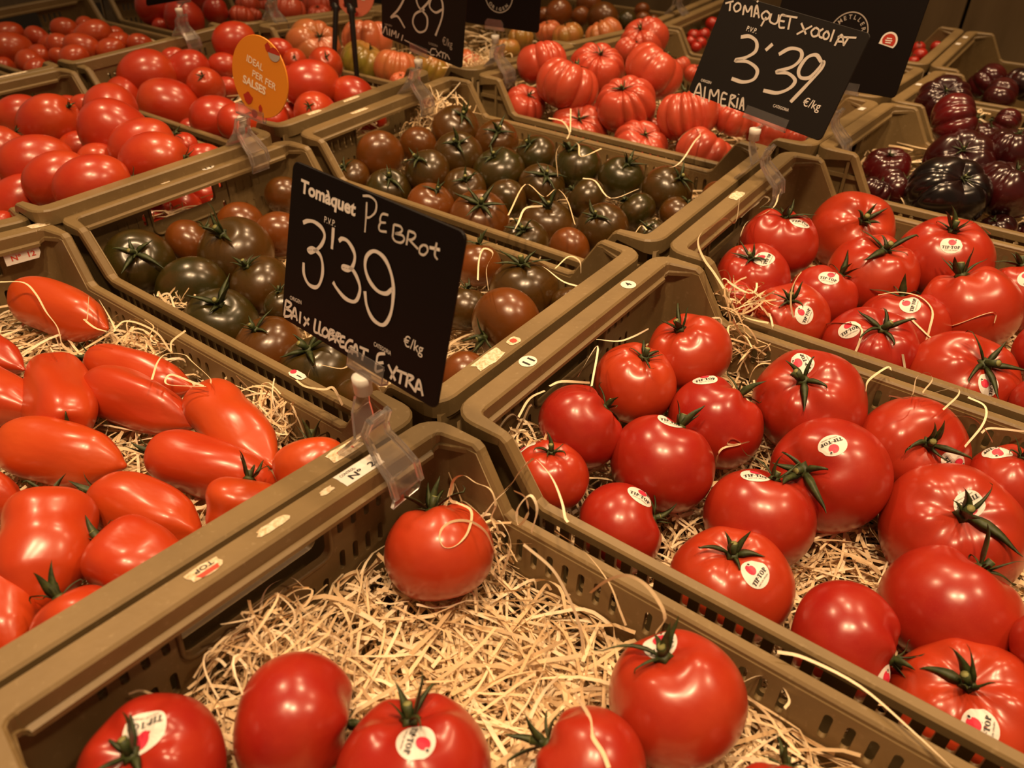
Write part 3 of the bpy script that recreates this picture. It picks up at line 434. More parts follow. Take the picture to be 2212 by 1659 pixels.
SIGNS = {'A': {'o': [0.4111, -0.0432, 0.0579], 'u': [0.9971, -0.0748, -0.0126], 'v': [0.0326, 0.2733, 0.9614], 'w': 0.1467, 'h': 0.1038}, 'B': {'o': [0.419, 0.5326, 0.075], 'u': [0.9865, -0.1279, -0.1026], 'v': [0.1387, 0.317, 0.9382], 'w': 0.1644, 'h': 0.1052}, 'C': {'o': [0.4344, 0.7143, 0.0568], 'u': [0.9821, -0.1815, 0.0501], 'v': [0.0006, 0.2692, 0.9631], 'w': 0.1748, 'h': 0.1267}, 'D': {'o': [-0.0875, 0.5569, 0.062], 'u': [0.9787, 0.0855, -0.1865], 'v': [0.193, -0.0742, 0.9784], 'w': 0.1452, 'h': 0.132}, 'E': {'o': [-0.0599, 0.7137, 0.0585], 'u': [0.9817, 0.1881, -0.0285], 'v': [0.0192, 0.0512, 0.9985], 'w': 0.1301, 'h': 0.1257}, 'F': {'o': [-0.0515, 0.2588, 0.0378], 'u': [0.9905, 0.0688, -0.1189], 'v': [0.1069, 0.1576, 0.9817], 'w': 0.0916, 'h': 0.0919}, 'H': {'o': [-0.5892, 0.489, 0.0549], 'u': [-0.3614, 0.9295, -0.074], 'v': [0.1727, 0.1447, 0.9743], 'w': 0.1309, 'h': 0.1326}, 'G': {'o': [-0.3368, 0.69, 0.0429], 'u': [0.9652, 0.2517, -0.0708], 'v': [0.04, 0.1254, 0.9913], 'w': 0.0786, 'h': 0.0786}}
CLIPS = {'A': [0.5104, -0.0615, 0.0014], 'B': [0.5268, 0.5102, 0.0064], 'C': [0.546, 0.6791, 0.0075], 'D': [0.0105, 0.515, 0.004], 'E': [0.0276, 0.6869, 0.0061], 'F': [-0.0024, 0.2328, 0.0056], 'G': [-0.2822, 0.6522, 0.0104], 'H': [-0.532, 0.5126, 0.0088]}
HAND = {
    'A': [[[0.0154, 0.0693], [0.0199, 0.0718], [0.026, 0.073], [0.0332, 0.0717], [0.0368, 0.0679], [0.0353, 0.0624], [0.0313, 0.0576], [0.0255, 0.0536], [0.0225, 0.0544], [0.0267, 0.0566], [0.034, 0.0549], [0.0374, 0.0499], [0.0381, 0.043], [0.0359, 0.0359], [0.0316, 0.0328], [0.0251, 0.0331], [0.0203, 0.0378], [0.0191, 0.0448]], [[0.0441, 0.075], [0.0445, 0.0683], [0.0446, 0.0619]], [[0.0503, 0.0687], [0.0529, 0.071], [0.058, 0.0711], [0.0636, 0.0676], [0.0658, 0.0635], [0.0646, 0.0577], [0.0608, 0.0539], [0.0563, 0.0539], [0.0575, 0.0556], [0.0649, 0.0558], [0.0707, 0.0514], [0.0733, 0.0463], [0.0719, 0.0398], [0.068, 0.0368], [0.0606, 0.0366], [0.0525, 0.0398], [0.0487, 0.0424]], [[0.0998, 0.0564], [0.0952, 0.0519], [0.0878, 0.0511], [0.0801, 0.0547], [0.0755, 0.0609], [0.0757, 0.0677], [0.0811, 0.0726], [0.0887, 0.0721], [0.095, 0.0676], [0.0998, 0.0598], [0.1015, 0.0508], [0.1012, 0.0419], [0.0984, 0.0348], [0.094, 0.0321], [0.0867, 0.0333], [0.0807, 0.039], [0.0776, 0.0469]], [[0.0666, 0.1004], [0.0726, 0.1017], [0.078, 0.1], [0.0785, 0.0948], [0.0745, 0.0904], [0.0713, 0.0894]], [[0.0705, 0.0979], [0.0713, 0.0899], [0.0718, 0.0807]], [[0.089, 0.0959], [0.0845, 0.0952], [0.083, 0.0925], [0.0838, 0.0904], [0.0879, 0.0912]], [[0.0838, 0.0904], [0.0828, 0.0874], [0.0842, 0.0855], [0.0894, 0.0865]], [[0.0943, 0.0922], [0.0946, 0.0851]], [[0.0943, 0.0922], [0.0993, 0.0927], [0.1013, 0.0913], [0.0998, 0.0892], [0.0961, 0.0878]], [[0.0961, 0.0878], [0.1021, 0.0884], [0.1038, 0.0866], [0.1017, 0.0842], [0.0972, 0.0836], [0.0946, 0.0851]], [[0.1062, 0.0923], [0.1061, 0.0842]], [[0.1062, 0.0923], [0.1108, 0.0924], [0.1118, 0.0907], [0.1097, 0.0885], [0.1068, 0.0876]], [[0.1074, 0.0878], [0.1152, 0.0849]], [[0.1185, 0.0884], [0.1165, 0.0862], [0.1167, 0.0833], [0.12, 0.0832], [0.1223, 0.0861], [0.1212, 0.0884], [0.1185, 0.0884]], [[0.1279, 0.0926], [0.1279, 0.086], [0.1304, 0.084]], [[0.1234, 0.0885], [0.131, 0.0896]], [[0.0042, 0.0141], [0.0035, 0.0025]], [[0.0042, 0.0141], [0.01, 0.0135], [0.0078, 0.0104], [0.0038, 0.0083]], [[0.0038, 0.0083], [0.0106, 0.0081], [0.0093, 0.0048], [0.0035, 0.0022]], [[0.0112, 0.0033], [0.0141, 0.0122], [0.0174, 0.0043]], [[0.012, 0.0064], [0.0168, 0.0069]], [[0.0202, 0.012], [0.0202, 0.0038]], [[0.024, 0.0099], [0.0296, 0.0064]], [[0.0293, 0.0109], [0.0245, 0.0037]], [[0.0356, 0.0131], [0.0355, 0.0047], [0.04, 0.0047]], [[0.0404, 0.0133], [0.0403, 0.0051], [0.0444, 0.0048]], [[0.0459, 0.0111], [0.0435, 0.0077], [0.0444, 0.005], [0.0475, 0.0055], [0.0491, 0.0089], [0.0459, 0.0111]], [[0.0505, 0.0118], [0.05, 0.0044]], [[0.0505, 0.0118], [0.0545, 0.0116], [0.0518, 0.0089], [0.0558, 0.0083], [0.0501, 0.0041]], [[0.0568, 0.012], [0.0563, 0.0048]], [[0.0568, 0.012], [0.0606, 0.0119], [0.0573, 0.0087], [0.0611, 0.0062]], [[0.0652, 0.0122], [0.0616, 0.0109], [0.0613, 0.005], [0.0655, 0.0056]], [[0.0613, 0.0079], [0.0647, 0.0088]], [[0.0727, 0.0126], [0.0691, 0.0117], [0.0664, 0.0078], [0.0672, 0.0046], [0.0716, 0.0054], [0.0723, 0.0085], [0.07, 0.008]], [[0.0733, 0.0043], [0.0754, 0.0116], [0.079, 0.0049]], [[0.0741, 0.0068], [0.0779, 0.0073]], [[0.0789, 0.0114], [0.0871, 0.0123]], [[0.0831, 0.0116], [0.0831, 0.0042]], [[0.1011, 0.0164], [0.0955, 0.0134], [0.0951, 0.0078], [0.0961, 0.0027], [0.1022, 0.0065]], [[0.096, 0.0079], [0.1008, 0.0104]], [[0.1049, 0.011], [0.1125, 0.0037]], [[0.1124, 0.013], [0.1082, 0.003]], [[0.1115, 0.0105], [0.1208, 0.0116]], [[0.1164, 0.0108], [0.1162, 0.0033]], [[0.1216, 0.0119], [0.1215, 0.0036]], [[0.1216, 0.0119], [0.1261, 0.0119], [0.1227, 0.0077]], [[0.1229, 0.0078], [0.1286, 0.0048]], [[0.1291, 0.0037], [0.1308, 0.0124], [0.1356, 0.0043]], [[0.1298, 0.0068], [0.1342, 0.0074]]],
    'B': [[[0.0035, 0.0944], [0.0118, 0.0986]], [[0.0086, 0.0972], [0.0117, 0.0886]], [[0.0166, 0.0982], [0.0147, 0.0935], [0.0188, 0.0898], [0.0226, 0.0931], [0.0208, 0.0973], [0.0166, 0.0982]], [[0.0283, 0.0886], [0.0262, 0.0974], [0.032, 0.0926], [0.034, 0.0986], [0.0382, 0.0892]], [[0.041, 0.0896], [0.0391, 0.1009], [0.0471, 0.0902]], [[0.0398, 0.0935], [0.0452, 0.094]], [[0.0377, 0.1037], [0.0387, 0.1054]], [[0.0514, 0.0986], [0.0485, 0.094], [0.0522, 0.0904], [0.0568, 0.0923], [0.0565, 0.0965], [0.0514, 0.0986]], [[0.0541, 0.0931], [0.0528, 0.0836]], [[0.0582, 0.0975], [0.0598, 0.0907], [0.0657, 0.0892], [0.0682, 0.0921], [0.0664, 0.0985]], [[0.075, 0.0991], [0.0691, 0.0984], [0.072, 0.0882], [0.0783, 0.0886]], [[0.0707, 0.0935], [0.0755, 0.0939]], [[0.0707, 0.0988], [0.0867, 0.1005]], [[0.0795, 0.0995], [0.0826, 0.0879]], [[0.093, 0.0969], [0.1025, 0.0885]], [[0.105, 0.0972], [0.0933, 0.0861]], [[0.1091, 0.0968], [0.1067, 0.0922], [0.1103, 0.0886], [0.1143, 0.0907], [0.1133, 0.0954], [0.1091, 0.0968]], [[0.1172, 0.0977], [0.1147, 0.0942], [0.1168, 0.0902], [0.1207, 0.0897]], [[0.1217, 0.0968], [0.1199, 0.0931], [0.1221, 0.0895], [0.1251, 0.0903], [0.1253, 0.0939], [0.1217, 0.0968]], [[0.128, 0.0996], [0.1294, 0.0885]], [[0.1353, 0.0862], [0.1371, 0.0971], [0.1441, 0.0884]], [[0.1355, 0.0904], [0.142, 0.0918]], [[0.1343, 0.0945], [0.1521, 0.0982]], [[0.1448, 0.0965], [0.1435, 0.0884]], [[0.0359, 0.0683], [0.0449, 0.0714], [0.0548, 0.0686], [0.0582, 0.06], [0.051, 0.0517], [0.0405, 0.0455], [0.0548, 0.0479], [0.0682, 0.0438], [0.0692, 0.0344], [0.0589, 0.0281], [0.0446, 0.0275]], [[0.0685, 0.0636], [0.073, 0.0711]], [[0.0841, 0.0637], [0.0926, 0.0718], [0.1039, 0.0733], [0.1084, 0.0669], [0.1037, 0.0571], [0.0896, 0.0476], [0.1021, 0.0497], [0.1123, 0.0456], [0.1103, 0.0372], [0.0999, 0.0292], [0.0843, 0.0269]], [[0.1298, 0.0691], [0.1215, 0.0736], [0.1138, 0.0684], [0.1113, 0.0562], [0.1163, 0.0499], [0.1255, 0.0526], [0.1303, 0.0632], [0.1318, 0.0697], [0.1325, 0.0623], [0.1251, 0.0432], [0.1175, 0.0251]], [[0.0091, -0.0024], [0.0104, 0.012], [0.0197, -0.0019]], [[0.0099, 0.0019], [0.0167, 0.0033]], [[0.0185, 0.011], [0.0229, -0.0016]], [[0.0297, -0.0022], [0.0262, 0.01], [0.0328, 0.0049], [0.0352, 0.0124], [0.041, -0.0003]], [[0.0473, 0.0114], [0.0415, 0.0109], [0.0447, -0.0003], [0.0513, 0.0001]], [[0.043, 0.0054], [0.0478, 0.0062]], [[0.0515, 0.0124], [0.0547, 0.0003]], [[0.0515, 0.0124], [0.0572, 0.012], [0.0534, 0.0069], [0.0612, 0.002]], [[0.0605, 0.0118], [0.0636, 0.0015]], [[0.0597, 0.0149], [0.0598, 0.0156]], [[0.0674, 0.0014], [0.0659, 0.0135], [0.0725, 0.0018]], [[0.0666, 0.0058], [0.0702, 0.0063]]],
    'D': [[[0.0255, 0.0771], [0.0391, 0.079], [0.0419, 0.0675], [0.0311, 0.0475], [0.0176, 0.0322], [0.0298, 0.0375], [0.0431, 0.0253]], [[0.0773, 0.0615], [0.0614, 0.0504], [0.0576, 0.0364], [0.0675, 0.0276], [0.0805, 0.035], [0.0817, 0.0524], [0.0665, 0.0624], [0.0635, 0.0739], [0.0765, 0.0838], [0.0847, 0.0761], [0.0694, 0.057]], [[0.1074, 0.0706], [0.0959, 0.063], [0.0856, 0.0682], [0.0898, 0.0816], [0.1027, 0.0844], [0.1079, 0.0749], [0.1068, 0.0581], [0.0975, 0.0318]], [[0.0025, 0.0047], [0.0084, 0.0166], [0.0112, 0.0052]], [[0.0156, 0.0155], [0.0147, 0.0052]], [[0.0184, 0.0053], [0.0204, 0.0149], [0.0233, 0.0102], [0.027, 0.0158], [0.027, 0.0058]], [[0.0327, 0.0143], [0.0299, 0.0067]], [[0.0398, 0.0144], [0.0371, 0.0052]], [[0.0427, 0.008], [0.09, 0.0047]], [[0.0998, 0.0133], [0.0916, 0.0112], [0.09, 0.0029], [0.0975, 0.0042]], [[0.0998, 0.0117], [0.107, 0.0052]], [[0.1088, 0.0136], [0.1002, 0.0036]], [[0.108, 0.0122], [0.1162, 0.0127]], [[0.1121, 0.0125], [0.1112, 0.0044]], [[0.1175, 0.0125], [0.1158, 0.0048]], [[0.1189, 0.0125], [0.1239, 0.0064]]],
}
PRINT = {
    'A': [('Tomàquet', 0.0102, 0.0872, 0.0518, 0.00010000000000000286, 0.0081), ('P.V.P.', 0.0352, 0.0756, 0.010499999999999995, 0.0002999999999999947, 0.0027), ('ORIGEN', 0.0081, 0.0161, 0.0121, 0.0007999999999999986, 0.0024), ('CATEGORIA', 0.0906, 0.0172, 0.015200000000000005, 0.0, 0.0024), ('€/kg', 0.1145, 0.0275, 0.015899999999999984, 0.0005999999999999998, 0.0046)],
    'B': [('P.V.P.', 0.0386, 0.0756, 0.0121, 0.0, 0.0035), ('ORIGEN', 0.0105, 0.0147, 0.013099999999999999, 0.0005000000000000004, 0.0025), ('CATEGORIA', 0.1014, 0.0152, 0.01809999999999999, 0.0006000000000000016, 0.0027), ('€/kg', 0.1301, 0.0259, 0.019100000000000006, 0.00040000000000000105, 0.0058)],
    'D': [('€/kg', 0.1098, 0.0238, 0.017200000000000007, 0.0001999999999999988, 0.0077), ('ORIGEN', 0.0061, 0.0181, 0.0132, 0.0014999999999999979, 0.0023), ('CATEGORIA', 0.0859, 0.016, 0.016399999999999998, 0.0010000000000000009, 0.0029)],
}

# ------------------------------------------------------------------ helpers
RND = random.Random(11)
LB, LA = 0.5202, 0.300
FLOOR_Z = -0.14

def link(o, parent=None):
    COL.objects.link(o)
    if parent is not None:
        o.parent = parent
    return o

def mesh_from(name, verts, faces, mats=(), smooth=False, fmat=None):
    me = bpy.data.meshes.new(name)
    me.from_pydata([tuple(map(float, v)) for v in verts], [], faces)
    for mt in mats:
        me.materials.append(mt)
    if smooth:
        me.polygons.foreach_set('use_smooth', [True] * len(me.polygons))
    if fmat is not None:
        me.polygons.foreach_set('material_index', fmat)
    me.update()
    return me

def obj(name, me, parent=None, loc=None):
    o = bpy.data.objects.new(name, me)
    link(o, parent)
    if loc is not None:
        o.location = loc
    return o

def empty(name, loc, label, cat, group=None):
    o = bpy.data.objects.new(name, None)
    o.empty_display_size = 0.02
    link(o)
    o.location = loc
    return tag(o, label, cat, group)

def tag(o, label, cat, group=None, kind=None):
    o['label'] = label
    o['category'] = cat
    if group:
        o['group'] = group
    if kind:
        o['kind'] = kind
    return o

class MB:
    """collects verts and faces"""
    def __init__(s):
        s.v = []; s.f = []; s.m = []
    def add(s, vs, fs, mi=0):
        b = len(s.v)
        s.v += [tuple(map(float, v)) for v in vs]
        s.f += [tuple(b + i for i in f) for f in fs]
        s.m += [mi] * len(fs)
    def box(s, x0, x1, y0, y1, z0, z1, mi=0):
        s.add([(x0, y0, z0), (x1, y0, z0), (x1, y1, z0), (x0, y1, z0), (x0, y0, z1), (x1, y0, z1), (x1, y1, z1), (x0, y1, z1)],
              [(0, 3, 2, 1), (4, 5, 6, 7), (0, 1, 5, 4), (1, 2, 6, 5), (2, 3, 7, 6), (3, 0, 4, 7)], mi)
    def tube(s, pts, rad, n=8, mi=0, cap=True):
        pts = [Vector(p) for p in pts]
        rads = rad if isinstance(rad, (list, tuple)) else [rad] * len(pts)
        up = None; b = len(s.v); vs = []
        for i, p in enumerate(pts):
            t = (pts[min(i + 1, len(pts) - 1)] - pts[max(i - 1, 0)]).normalized()
            if up is None:
                up = t.orthogonal().normalized()
            up = (up - t * up.dot(t)).normalized()
            w = t.cross(up)
            for k in range(n):
                a = 2 * math.pi * k / n
                vs.append(p + (up * math.cos(a) + w * math.sin(a)) * rads[i])
        fs = []
        for i in range(len(pts) - 1):
            for k in range(n):
                fs.append((i * n + k, i * n + (k + 1) % n, (i + 1) * n + (k + 1) % n, (i + 1) * n + k))
        if cap:
            fs.append(tuple(range(n - 1, -1, -1)))
            fs.append(tuple((len(pts) - 1) * n + k for k in range(n)))
        s.add(vs, fs, mi)
    def band(s, pts, width, wvec, thick, mi=0):
        """a flat strap of given width along wvec following pts, with thickness"""
        pts = [Vector(p) for p in pts]
        wv = Vector(wvec).normalized()
        ws = width if isinstance(width, (list, tuple)) else [width] * len(pts)
        vs = []
        for i, p in enumerate(pts):
            t = (pts[min(i + 1, len(pts) - 1)] - pts[max(i - 1, 0)]).normalized()
            n = t.cross(wv).normalized()
            for a, c in ((-1, -1), (1, -1), (1, 1), (-1, 1)):
                vs.append(p + wv * (a * ws[i] / 2) + n * (c * thick / 2))
        fs = []
        L = len(pts)
        for i in range(L - 1):
            for k in range(4):
                fs.append((i * 4 + k, i * 4 + (k + 1) % 4, (i + 1) * 4 + (k + 1) % 4, (i + 1) * 4 + k))
        fs.append((3, 2, 1, 0)); fs.append(tuple((L - 1) * 4 + k for k in range(4)))
        s.add(vs, fs, mi)
    def mesh(s, name, mats, smooth=False):
        return mesh_from(name, s.v, s.f, mats, smooth, s.m)

def smooth_line(pts, k=6):
    """Catmull-Rom"""
    P = [np.array(p, float) for p in pts]
    if len(P) < 3:
        return P
    P = [2 * P[0] - P[1]] + P + [2 * P[-1] - P[-2]]
    out = []
    for i in range(1, len(P) - 2):
        for j in range(k):
            t = j / k
            a, b, c, d = P[i - 1], P[i], P[i + 1], P[i + 2]
            out.append(.5 * (2 * b + (c - a) * t + (2 * a - 5 * b + 4 * c - d) * t * t + (3 * b - a - 3 * c + d) * t ** 3))
    out.append(P[-2])
    return out

def curve_mesh(splines, extrude, bevel=0.0):
    """filled 2D outline with holes -> mesh (vertices in the xy plane, thickness along z)"""
    cu = bpy.data.curves.new('tmp', 'CURVE')
    cu.dimensions = '2D'; cu.fill_mode = 'BOTH'
    cu.extrude = extrude; cu.bevel_depth = bevel; cu.bevel_resolution = 0
    for pts in splines:
        sp = cu.splines.new('POLY')
        sp.points.add(len(pts) - 1)
        for q, p in zip(sp.points, pts):
            q.co = (p[0], p[1], 0, 1)
        sp.use_cyclic_u = True
    return to_mesh(cu)

def to_mesh(cu):
    o = bpy.data.objects.new('tmp', cu)
    COL.objects.link(o)
    dg = bpy.context.evaluated_depsgraph_get()
    me = bpy.data.meshes.new_from_object(o.evaluated_get(dg), depsgraph=dg)
    bpy.data.objects.remove(o, do_unlink=True)
    bpy.data.curves.remove(cu)
    return me

_text_cache = {}
def text_mesh(txt, bold=0.0):
    """verts (n,2 array, height of capitals = 1, starting at x=0), faces, width"""
    key = (txt, bold)
    if key not in _text_cache:
        cu = bpy.data.curves.new('tmp', 'FONT')
        cu.body = txt; cu.size = 1.0; cu.offset = bold; cu.resolution_u = 3
        me = to_mesh(cu)
        v = np.array([x.co[:2] for x in me.vertices]).reshape(-1, 2)
        f = [tuple(p.vertices) for p in me.polygons]
        cap = 0.729
        v = v / cap
        v[:, 0] -= v[:, 0].min()
        _text_cache[key] = (v, f, v[:, 0].max())
        bpy.data.meshes.remove(me)
    return _text_cache[key]

def rrect(x0, x1, y0, y1, r, n=4):
    out = []
    for cx, cy, a0 in ((x1 - r, y0 + r, -90), (x1 - r, y1 - r, 0), (x0 + r, y1 - r, 90), (x0 + r, y0 + r, 180)):
        for k in range(n + 1):
            a = math.radians(a0 + 90 * k / n)
            out.append((cx + r * math.cos(a), cy + r * math.sin(a)))
    return out

# ------------------------------------------------------------------ materials
def nodes(name):
    mt = bpy.data.materials.new(name)
    mt.use_nodes = True
    nt = mt.node_tree
    return mt, nt, nt.nodes['Principled BSDF']

def N(nt, t, **kw):
    n = nt.nodes.new(t)
    for k, v in kw.items():
        setattr(n, k, v)
    return n

def noise(nt, scale, detail=3, rough=.5, coord='Object', dist=0.0):
    tc = N(nt, 'ShaderNodeTexCoord')
    n = N(nt, 'ShaderNodeTexNoise')
    n.inputs['Scale'].default_value = scale
    n.inputs['Detail'].default_value = detail
    n.inputs['Roughness'].default_value = rough
    n.inputs['Distortion'].default_value = dist
    nt.links.new(tc.outputs[coord], n.inputs['Vector'])
    return n

def ramp(nt, src, stops):
    r = N(nt, 'ShaderNodeValToRGB')
    e = r.color_ramp.elements
    while len(e) < len(stops):
        e.new(0.5)
    for el, (p, c) in zip(e, stops):
        el.position = p; el.color = (*c, 1)
    nt.links.new(src, r.inputs['Fac'])
    return r

def mixc(nt, fac, a, b):
    mx = N(nt, 'ShaderNodeMix', data_type='RGBA')
    for s, i in ((fac, 0), (a, 6), (b, 7)):
        if isinstance(s, (int, float)):
            mx.inputs[i].default_value = s
        elif isinstance(s, tuple):
            mx.inputs[i].default_value = (*s, 1)
        else:
            nt.links.new(s, mx.inputs[i])
    return mx.outputs[2]

def math_(nt, op, a, b):
    n = N(nt, 'ShaderNodeMath', operation=op)
    for i, s in enumerate((a, b)):
        if isinstance(s, (int, float)):
            n.inputs[i].default_value = s
        else:
            nt.links.new(s, n.inputs[i])
    return n.outputs[0]

def bump(nt, bs, src, strength, dist=.001):
    b = N(nt, 'ShaderNodeBump')
    b.inputs['Strength'].default_value = strength
    b.inputs['Distance'].default_value = dist
    nt.links.new(src, b.inputs['Height'])
    nt.links.new(b.outputs[0], bs.inputs['Normal'])

def plain(name, col, rough=.5, spec=.5, metal=0.0):
    mt, nt, bs = nodes(name)
    bs.inputs['Base Color'].default_value = (*col, 1)
    bs.inputs['Roughness'].default_value = rough
    bs.inputs['Specular IOR Level'].default_value = spec
    bs.inputs['Metallic'].default_value = metal
    return mt

def skin_mat(name, lo, hi, spot, rough=.27, nscale=1.4, mix_noise=.35, top=None, topw=.35):
    """tomato skin: tone from the object's colour blends lo->hi, large soft noise moves it, shoulders may differ"""
    mt, nt, bs = nodes(name)
    oi = N(nt, 'ShaderNodeObjectInfo')
    sep = N(nt, 'ShaderNodeSeparateColor')
    nt.links.new(oi.outputs['Color'], sep.inputs[0])
    tc = N(nt, 'ShaderNodeTexCoord')
    vm = N(nt, 'ShaderNodeVectorMath', operation='ADD')
    nt.links.new(tc.outputs['Object'], vm.inputs[0])
    cmb = N(nt, 'ShaderNodeCombineXYZ')
    nt.links.new(math_(nt, 'MULTIPLY', oi.outputs['Random'], 37.0), cmb.inputs[0])
    nt.links.new(cmb.outputs[0], vm.inputs[1])
    n1 = N(nt, 'ShaderNodeTexNoise')
    n1.inputs['Scale'].default_value = nscale; n1.inputs['Detail'].default_value = 3
    nt.links.new(vm.outputs[0], n1.inputs['Vector'])
    f = math_(nt, 'ADD', sep.outputs[0], math_(nt, 'MULTIPLY', math_(nt, 'SUBTRACT', n1.outputs[0], .5), mix_noise * 2.4))
    col = mixc(nt, f, lo, hi)
    nt.nodes[-1].clamp_factor = True
    if top is not None:
        sx = N(nt, 'ShaderNodeSeparateXYZ')
        nt.links.new(tc.outputs['Object'], sx.inputs[0])
        mr = N(nt, 'ShaderNodeMapRange')
        mr.inputs['From Min'].default_value = .25; mr.inputs['From Max'].default_value = .75
        nt.links.new(math_(nt, 'ADD', sx.outputs[2], math_(nt, 'MULTIPLY', math_(nt, 'SUBTRACT', n1.outputs[0], .5), .8)), mr.inputs['Value'])
        col = mixc(nt, math_(nt, 'MULTIPLY', mr.outputs[0], topw), col, top)
    n2 = N(nt, 'ShaderNodeTexNoise')
    n2.inputs['Scale'].default_value = 60; n2.inputs['Detail'].default_value = 2
    nt.links.new(vm.outputs[0], n2.inputs['Vector'])
    r2 = ramp(nt, n2.outputs[0], [(.60, (0, 0, 0)), (.80, (1, 1, 1))])
    col = mixc(nt, math_(nt, 'MULTIPLY', r2.outputs[0], .18), col, spot)
    nt.links.new(col, bs.inputs['Base Color'])
    mr2 = N(nt, 'ShaderNodeMapRange')
    mr2.inputs['To Min'].default_value = rough - .05; mr2.inputs['To Max'].default_value = rough + .12
    nt.links.new(n1.outputs[0], mr2.inputs['Value'])
    nt.links.new(mr2.outputs[0], bs.inputs['Roughness'])
    bs.inputs['Specular IOR Level'].default_value = .45
    bs.inputs['Coat Weight'].default_value = .35
    bs.inputs['Coat Roughness'].default_value = .20
    n3 = N(nt, 'ShaderNodeTexNoise')
    n3.inputs['Scale'].default_value = 2.2; n3.inputs['Detail'].default_value = 2
    nt.links.new(vm.outputs[0], n3.inputs['Vector'])
    bump(nt, bs, n3.outputs[0], .10, .006)
    return mt

SKIN = {
    'beef': skin_mat('tomato_skin_red', (.33, .012, .008), (.50, .055, .013), (.60, .16, .05)),
    'egg': skin_mat('tomato_skin_egg', (.40, .018, .008), (.52, .055, .011), (.60, .15, .04), top=(.55, .085, .014), topw=.3),
    'plum': skin_mat('tomato_skin_plum', (.42, .022, .008), (.56, .075, .010), (.62, .18, .05), nscale=1.0),
    'roma': skin_mat('tomato_skin_roma', (.38, .018, .008), (.54, .090, .014), (.62, .18, .05)),
    'kumato': skin_mat('tomato_skin_kumato', (.028, .024, .0030), (.21, .050, .006), (.34, .17, .05), rough=.26, mix_noise=.24, top=(.028, .024, .0035), topw=.4),
    'ribbed': skin_mat('tomato_skin_pink', (.44, .040, .024), (.54, .085, .030), (.70, .24, .12), top=(.44, .038, .022), topw=.2),
    'ribbedg': skin_mat('tomato_skin_green', (.24, .19, .022), (.55, .115, .048), (.70, .36, .12), mix_noise=.28, top=(.58, .13, .06), topw=.35),
    'ribbedd': skin_mat('tomato_skin_black', (.0065, .0040, .0040), (.13, .006, .007), (.05, .025, .018), rough=.17, mix_noise=.30, top=(.0065, .0040, .0040), topw=.65),
    'cherry': skin_mat('tomato_skin_cherry', (.36, .012, .008), (.45, .022, .009), (.60, .18, .05)),
}
SKIN['beef2'] = SKIN['beef']; SKIN['egg2'] = SKIN['egg']

def green_mat(name, a, b):
    mt, nt, bs = nodes(name)
    n = noise(nt, 9, 3)
    r = ramp(nt, n.outputs[0], [(.3, a), (.7, b)])
    nt.links.new(r.outputs[0], bs.inputs['Base Color'])
    bs.inputs['Roughness'].default_value = .55
    return mt
M_GREEN = green_mat('calyx_green', (.018, .028, .006), (.060, .076, .016))
M_STEMCUT = plain('stem_cut', (.26, .25, .08), .7)

def plastic_mat():
    mt, nt, bs = nodes('khaki_plastic')
    n = noise(nt, 14, 5, .6)
    r = ramp(nt, n.outputs[0], [(.30, (.180, .120, .050)), (.70, (.245, .166, .072))])
    n2 = noise(nt, 220, 2)
    r2 = ramp(nt, n2.outputs[0], [(.62, (0, 0, 0)), (.75, (1, 1, 1))])
    col = mixc(nt, math_(nt, 'MULTIPLY', r2.outputs[0], .25), r.outputs[0], (.42, .32, .18))
    n3 = noise(nt, 30, 4, .7, dist=.6)
    r3 = ramp(nt, n3.outputs[0], [(.66, (0, 0, 0)), (.74, (1, 1, 1))])
    col = mixc(nt, math_(nt, 'MULTIPLY', r3.outputs[0], .35), col, (.13, .09, .04))
    nt.links.new(col, bs.inputs['Base Color'])
    bs.inputs['Roughness'].default_value = .42
    bs.inputs['Specular IOR Level'].default_value = .4
    bump(nt, bs, n2.outputs[0], .15, .0006)
    return mt
M_CRATE = plastic_mat()

def straw_mat():
    mt, nt, bs = nodes('wood_wool')
    at = N(nt, 'ShaderNodeAttribute', attribute_name='tint')
    r = ramp(nt, at.outputs['Fac'], [(0, (.68, .49, .28)), (.5, (.90, .71, .45)), (1, (.98, .86, .64))])
    n = noise(nt, 400, 2)
    col = mixc(nt, math_(nt, 'MULTIPLY', n.outputs[0], .35), r.outputs[0], (.60, .38, .17))
    nt.links.new(col, bs.inputs['Base Color'])
    bs.inputs['Roughness'].default_value = .65
    bs.inputs['Specular IOR Level'].default_value = .25
    return mt
M_STRAW = straw_mat()

M_BLACK = plain('sign_black', (.0055, .0030, .0026), .5, .18)
M_SLATE = plain('sign_slate', (.011, .0085, .007), .55, .2)
M_CHALK = plain('marker_white', (.74, .68, .62), .6)
M_CHALK2 = plain('marker_dusty', (.60, .54, .48), .7)
M_PRINT = plain('print_white', (.80, .74, .68), .6)
M_GREY = plain('print_grey', (.42, .36, .31), .6)
M_PAPER = plain('sticker_paper', (.82, .78, .72), .45)
M_INK = plain('ink_black', (.02, .018, .016), .5)
M_PINK = plain('ink_pinkred', (.72, .035, .075), .45)
M_REDINK = plain('ink_red', (.62, .06, .03), .5)
M_ORANGE = plain('sign_orange', (.78, .27, .016), .45)
M_CREAM = plain('print_cream', (.95, .84, .66), .5)
M_SALMON = plain('sign_salmon', (.72, .19, .11), .5)
M_WHITE = plain('white_plastic', (.80, .76, .70), .4)
M_BLACKP = plain('black_plastic', (.012, .010, .009), .35)
M_DARKRED = plain('print_darkred', (.45, .03, .012), .5)

